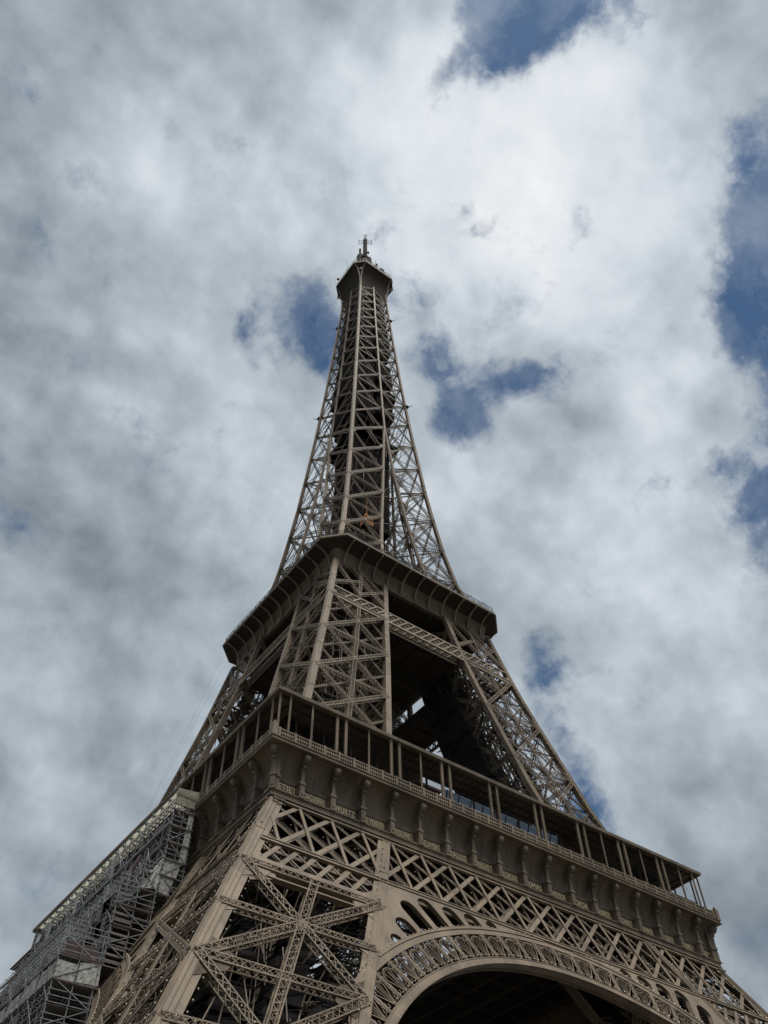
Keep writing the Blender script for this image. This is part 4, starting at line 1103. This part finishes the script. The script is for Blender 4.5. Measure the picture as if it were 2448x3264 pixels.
for k in range(120):
    y = rng.uniform(-18, 24); z = rng.uniform(40, 56 if y < 12 else 50); x = -38.0-max(0, 53-z)*.30+rng.uniform(-.2, .5); zt = min(58.3, z+rng.uniform(1, 3.0))
    m.bar((x, y, z), (x+rng.normal()*.2, y+rng.normal()*2.0, zt), .06, .06, (1, 0, 0))
for z in (54.7, 54.9, 50.9): m.bar((-38.1, Y0, z), (-38.1, 20, z), .10, .10)
for z, x in ((46.0, -42.05), (41.4, -46.1), (40.2, -46.1)): m.bar((x, Y0, z), (x, 24, z), .10, .10)
m.build('scaffold_tube', STEEL, SC)
m = MB()
decks(m, -37.8, -35.5, Y0+.1, 30, [50.6, 52.55, 54.5, 56.45], .38); decks(m, -39.7, -36.9, Y0+.1, 30, [46.8, 48.75])
decks(m, -41.8, -38.3, Y0+.1, 30, [42.8, 43.8, 44.75]); decks(m, -41.8, -39.9, Y0+.1, 30, [38.9, 39.9, 40.9, 41.9])
decks(m, -46.0, -42.1, Y0+.1, 24, [28.8, 30.8, 32.8, 34.7, 36.6, 38.9])
for k in range(90):
    y = rng.uniform(Y0+1, 24); lv = rng.integers(0, 9); x, z = [(-38, 50.7), (-38, 52.6), (-38, 54.6), (-39.9, 46.9), (-39.9, 48.8), (-42, 44.8), (-42, 42.8), (-46.1, 34.8), (-46.1, 39)][lv]; m.box(x-.03, x+.03, y, y+rng.uniform(.8, 2.4), z, z+rng.uniform(.3, 1.5))
# dark boards closing the inner side and the landings
m.box(-41.7, -41.55, Y0+.3, 6, 39, 42.6); m.box(-39.95, -39.8, Y0+.2, 20, 39, 42.9); m.box(-38.3, -38.1, Y0+.4, 20, 43, 46.5); m.box(-42.2, -42.05, Y0+.3, 20, 28, 36.4)
for z in np.arange(39.2, 44.5, .65): m.box(-41.85, -39.9, Y0-.02, Y0+.06, z, z+.22)
m.build('deck_board', WOOD, SC)
m = MB()
for z in (50.55, 52.5, 54.45, 56.4): m.box(-38.0, -35.4, Y0-.14, Y0-.06, z, z+.13)
for z, xa, xb in ((46.75, -39.85, -36.7), (48.75, -37.95, -36.2), (44.7, -41.95, -37.9), (42.7, -41.95, -39.8), (36.65, -46.1, -41.7), (38.95, -46.05, -41.9)): m.box(xa, xb, Y0-.14, Y0-.06, z, z+.13)
for (y, z0, z1, x) in ((-14, 47.5, 53, -38.6), (-9, 43, 52, -39), (-4, 41.5, 51, -39.5), (1, 38, 47, -41.5), (3, 40, 50, -40.5), (8, 36, 47, -42.5), (-12, 38.5, 42.5, -43), (-6, 38, 41.5, -44)): q_ = MB(); q_.bar((x, y, z1), (x-2.0, y+1.0, z0), .6, .3, (1, 0, 0)); q_.build('rubbish_chute', RED, SC)
m.box(-45.5, -42.3, Y0+.4, Y0+.5, 39.1, 40.4)
m.build('toe_board', RED, SC)
def sheet(mb, P, nu=12, nv=6, amp=.07):
    a, b, c, d = [np.array(p, float) for p in P]; n = unit(np.cross(b-a, d-a)); G = []
    for j in range(nv+1):
        row = []
        for i in range(nu+1):
            u, v = i/nu, j/nv; p = (a*(1-u)+b*u)*(1-v)+(d*(1-u)+c*u)*v; row.append(p+n*amp*(rng.normal()*.5+math.sin(u*17+v*5)))
        G.append(row)
    mb.loft(np.array(G), closed=False, caps=False)
def sheet_o(*a_):
    q_ = MB(); sheet(q_, *a_); q_.build('white_sheet', TARP, SC)
e = Y0-.02
sheet_o([(-36.3, e, 50.8), (-35.45, e, 50.8), (-35.45, e, 56.6), (-36.0, e, 56.6)], 4, 8, .03)
sheet_o([(-37.85, e, 48.9), (-36.2, e, 48.9), (-36.0, e, 50.6), (-37.85, e, 50.6)], 8, 5, .03)
sheet_o([(-37.85, e, 47.05), (-36.8, e, 46.95), (-36.4, e, 48.7), (-37.85, e, 48.75)], 8, 5, .03)
sheet_o([(-39.75, e, 46.95), (-37.9, e, 47.3), (-37.9, e, 50.6), (-38.1, e, 50.6)], 8, 6, .08)
sheet_o([(-39.8, Y0, 46.9), (-39.8, -10, 46.6), (-38.4, -8, 50.2), (-38.0, Y0, 50.6)], 20, 7, .10)
sheet_o([(-40.2, -10, 46.6), (-41.0, 2.0, 45.2), (-40.2, 2.0, 47.6), (-39.4, -10, 48.6)], 20, 6, .14)
sheet_o([(-41.8, 2, 43.9), (-42.2, 10.0, 42.8), (-41.4, 10, 46.0), (-41.0, 2, 46.9)], 20, 6, .16)
sheet_o([(-46.05, e, 36.85), (-44.0, e, 36.85), (-44.0, e, 38.35), (-46.05, e, 38.4)], 10, 6, .03)
sheet_o([(-43.9, e-.02, 36.9), (-41.75, e-.02, 37.0), (-41.95, e-.02, 38.9), (-43.9, e-.02, 38.6)], 10, 6, .03)
for k in range(9): sheet_o([(-46.1, Y0+k*4+3.7, 36.85), (-46.1, Y0+k*4, 36.85), (-46.1, Y0+k*4, 38.3+rng.uniform(-.3, .2)), (-46.1, Y0+k*4+3.7, 38.3)], 7, 5, .05)
for y, z in ((-4.2, 55.5), (6.5, 55.0), (15, 54.8)): sheet_o([(-37.95, y, z-3), (-37.95, y+1.5, z-3), (-37.95, y+1.5, z+2.6), (-37.95, y, z+2.6)], 4, 6, .03)

m = MB(); sheet(m, [(-37.95, Y0-.2, 58.75), (-37.95, 21, 58.75), (-35.5, 21, 58.6), (-35.5, Y0-.2, 58.6)], 60, 4, .03)
sheet(m, [(-38.0, Y0-.2, 58.3), (-38.0, Y0-.3, 58.95), (-35.4, Y0-.3, 59.3), (-35.4, Y0-.2, 58.2)], 3, 8, .04)
sheet(m, [(-38.0, Y0-.1, 57.2), (-35.6, Y0-.1, 57.2), (-35.5, Y0-.1, 58.4), (-38.0, Y0-.1, 58.6)], 6, 6, .03)
m.build('roof_sheeting', CREAM, SC)
m = MB()
for k in range(20):
    y = Y0+k*2.0; a = np.array([(-38.0, y, 58.6), (-35.6, y, 58.4), (-38.0, y+2, 58.6), (-35.6, y+2, 58.4)])
    m.bar(a[0], a[1], .09, .09); m.bar(a[0], a[3], .07, .07); m.bar(a[2], a[1], .07, .07); m.bar((-36.9, y, 58.45), (-36.9, y+2, 58.45), .07, .07); m.bar((-38.0, y, 58.55), (-38.0, y+2, 58.55), .08, .08)
    m.bar((-37.4, y, 58.5), (-38.0, y+1, 57.0), .06, .06)
m.build('roof_truss', STEEL, SC)

# ------------------------------------------------------------------ thin cables
def cable(p0, p1, label, sag=1.0, w=.013):
    mb = MB(); P = np.array([np.array(p0)+(np.array(p1)-np.array(p0))*t-[0, 0, sag*4*t*(1-t)] for t in np.linspace(0, 1, 13)]); mb.bars(P[:-1], P[1:], w, w, (1, .3, 0))
    o = mb.build('cable', GREY); o['label'] = label; o['category'] = 'cable'; return o
cable((-17.6, 20.3, 116.3), (-24.5, 27.2, 84), 'long thin cable hanging from the left corner of the upper platform', .5)
cable((-19.2, 18.9, 116.3), (-25.0, 25.2, 84), 'shorter thin cable, right one of the pair at the upper platform left corner', .4)
cable((20.4, -16.2, 116.6), (22.0, -21.6, 88), 'thin cable hanging from the right corner of the upper platform', .5)
cable((-12.8, 12.8, 139), (-20.3, 18.5, 117), 'thin cable slanting beside the left edge of the spire', .3)
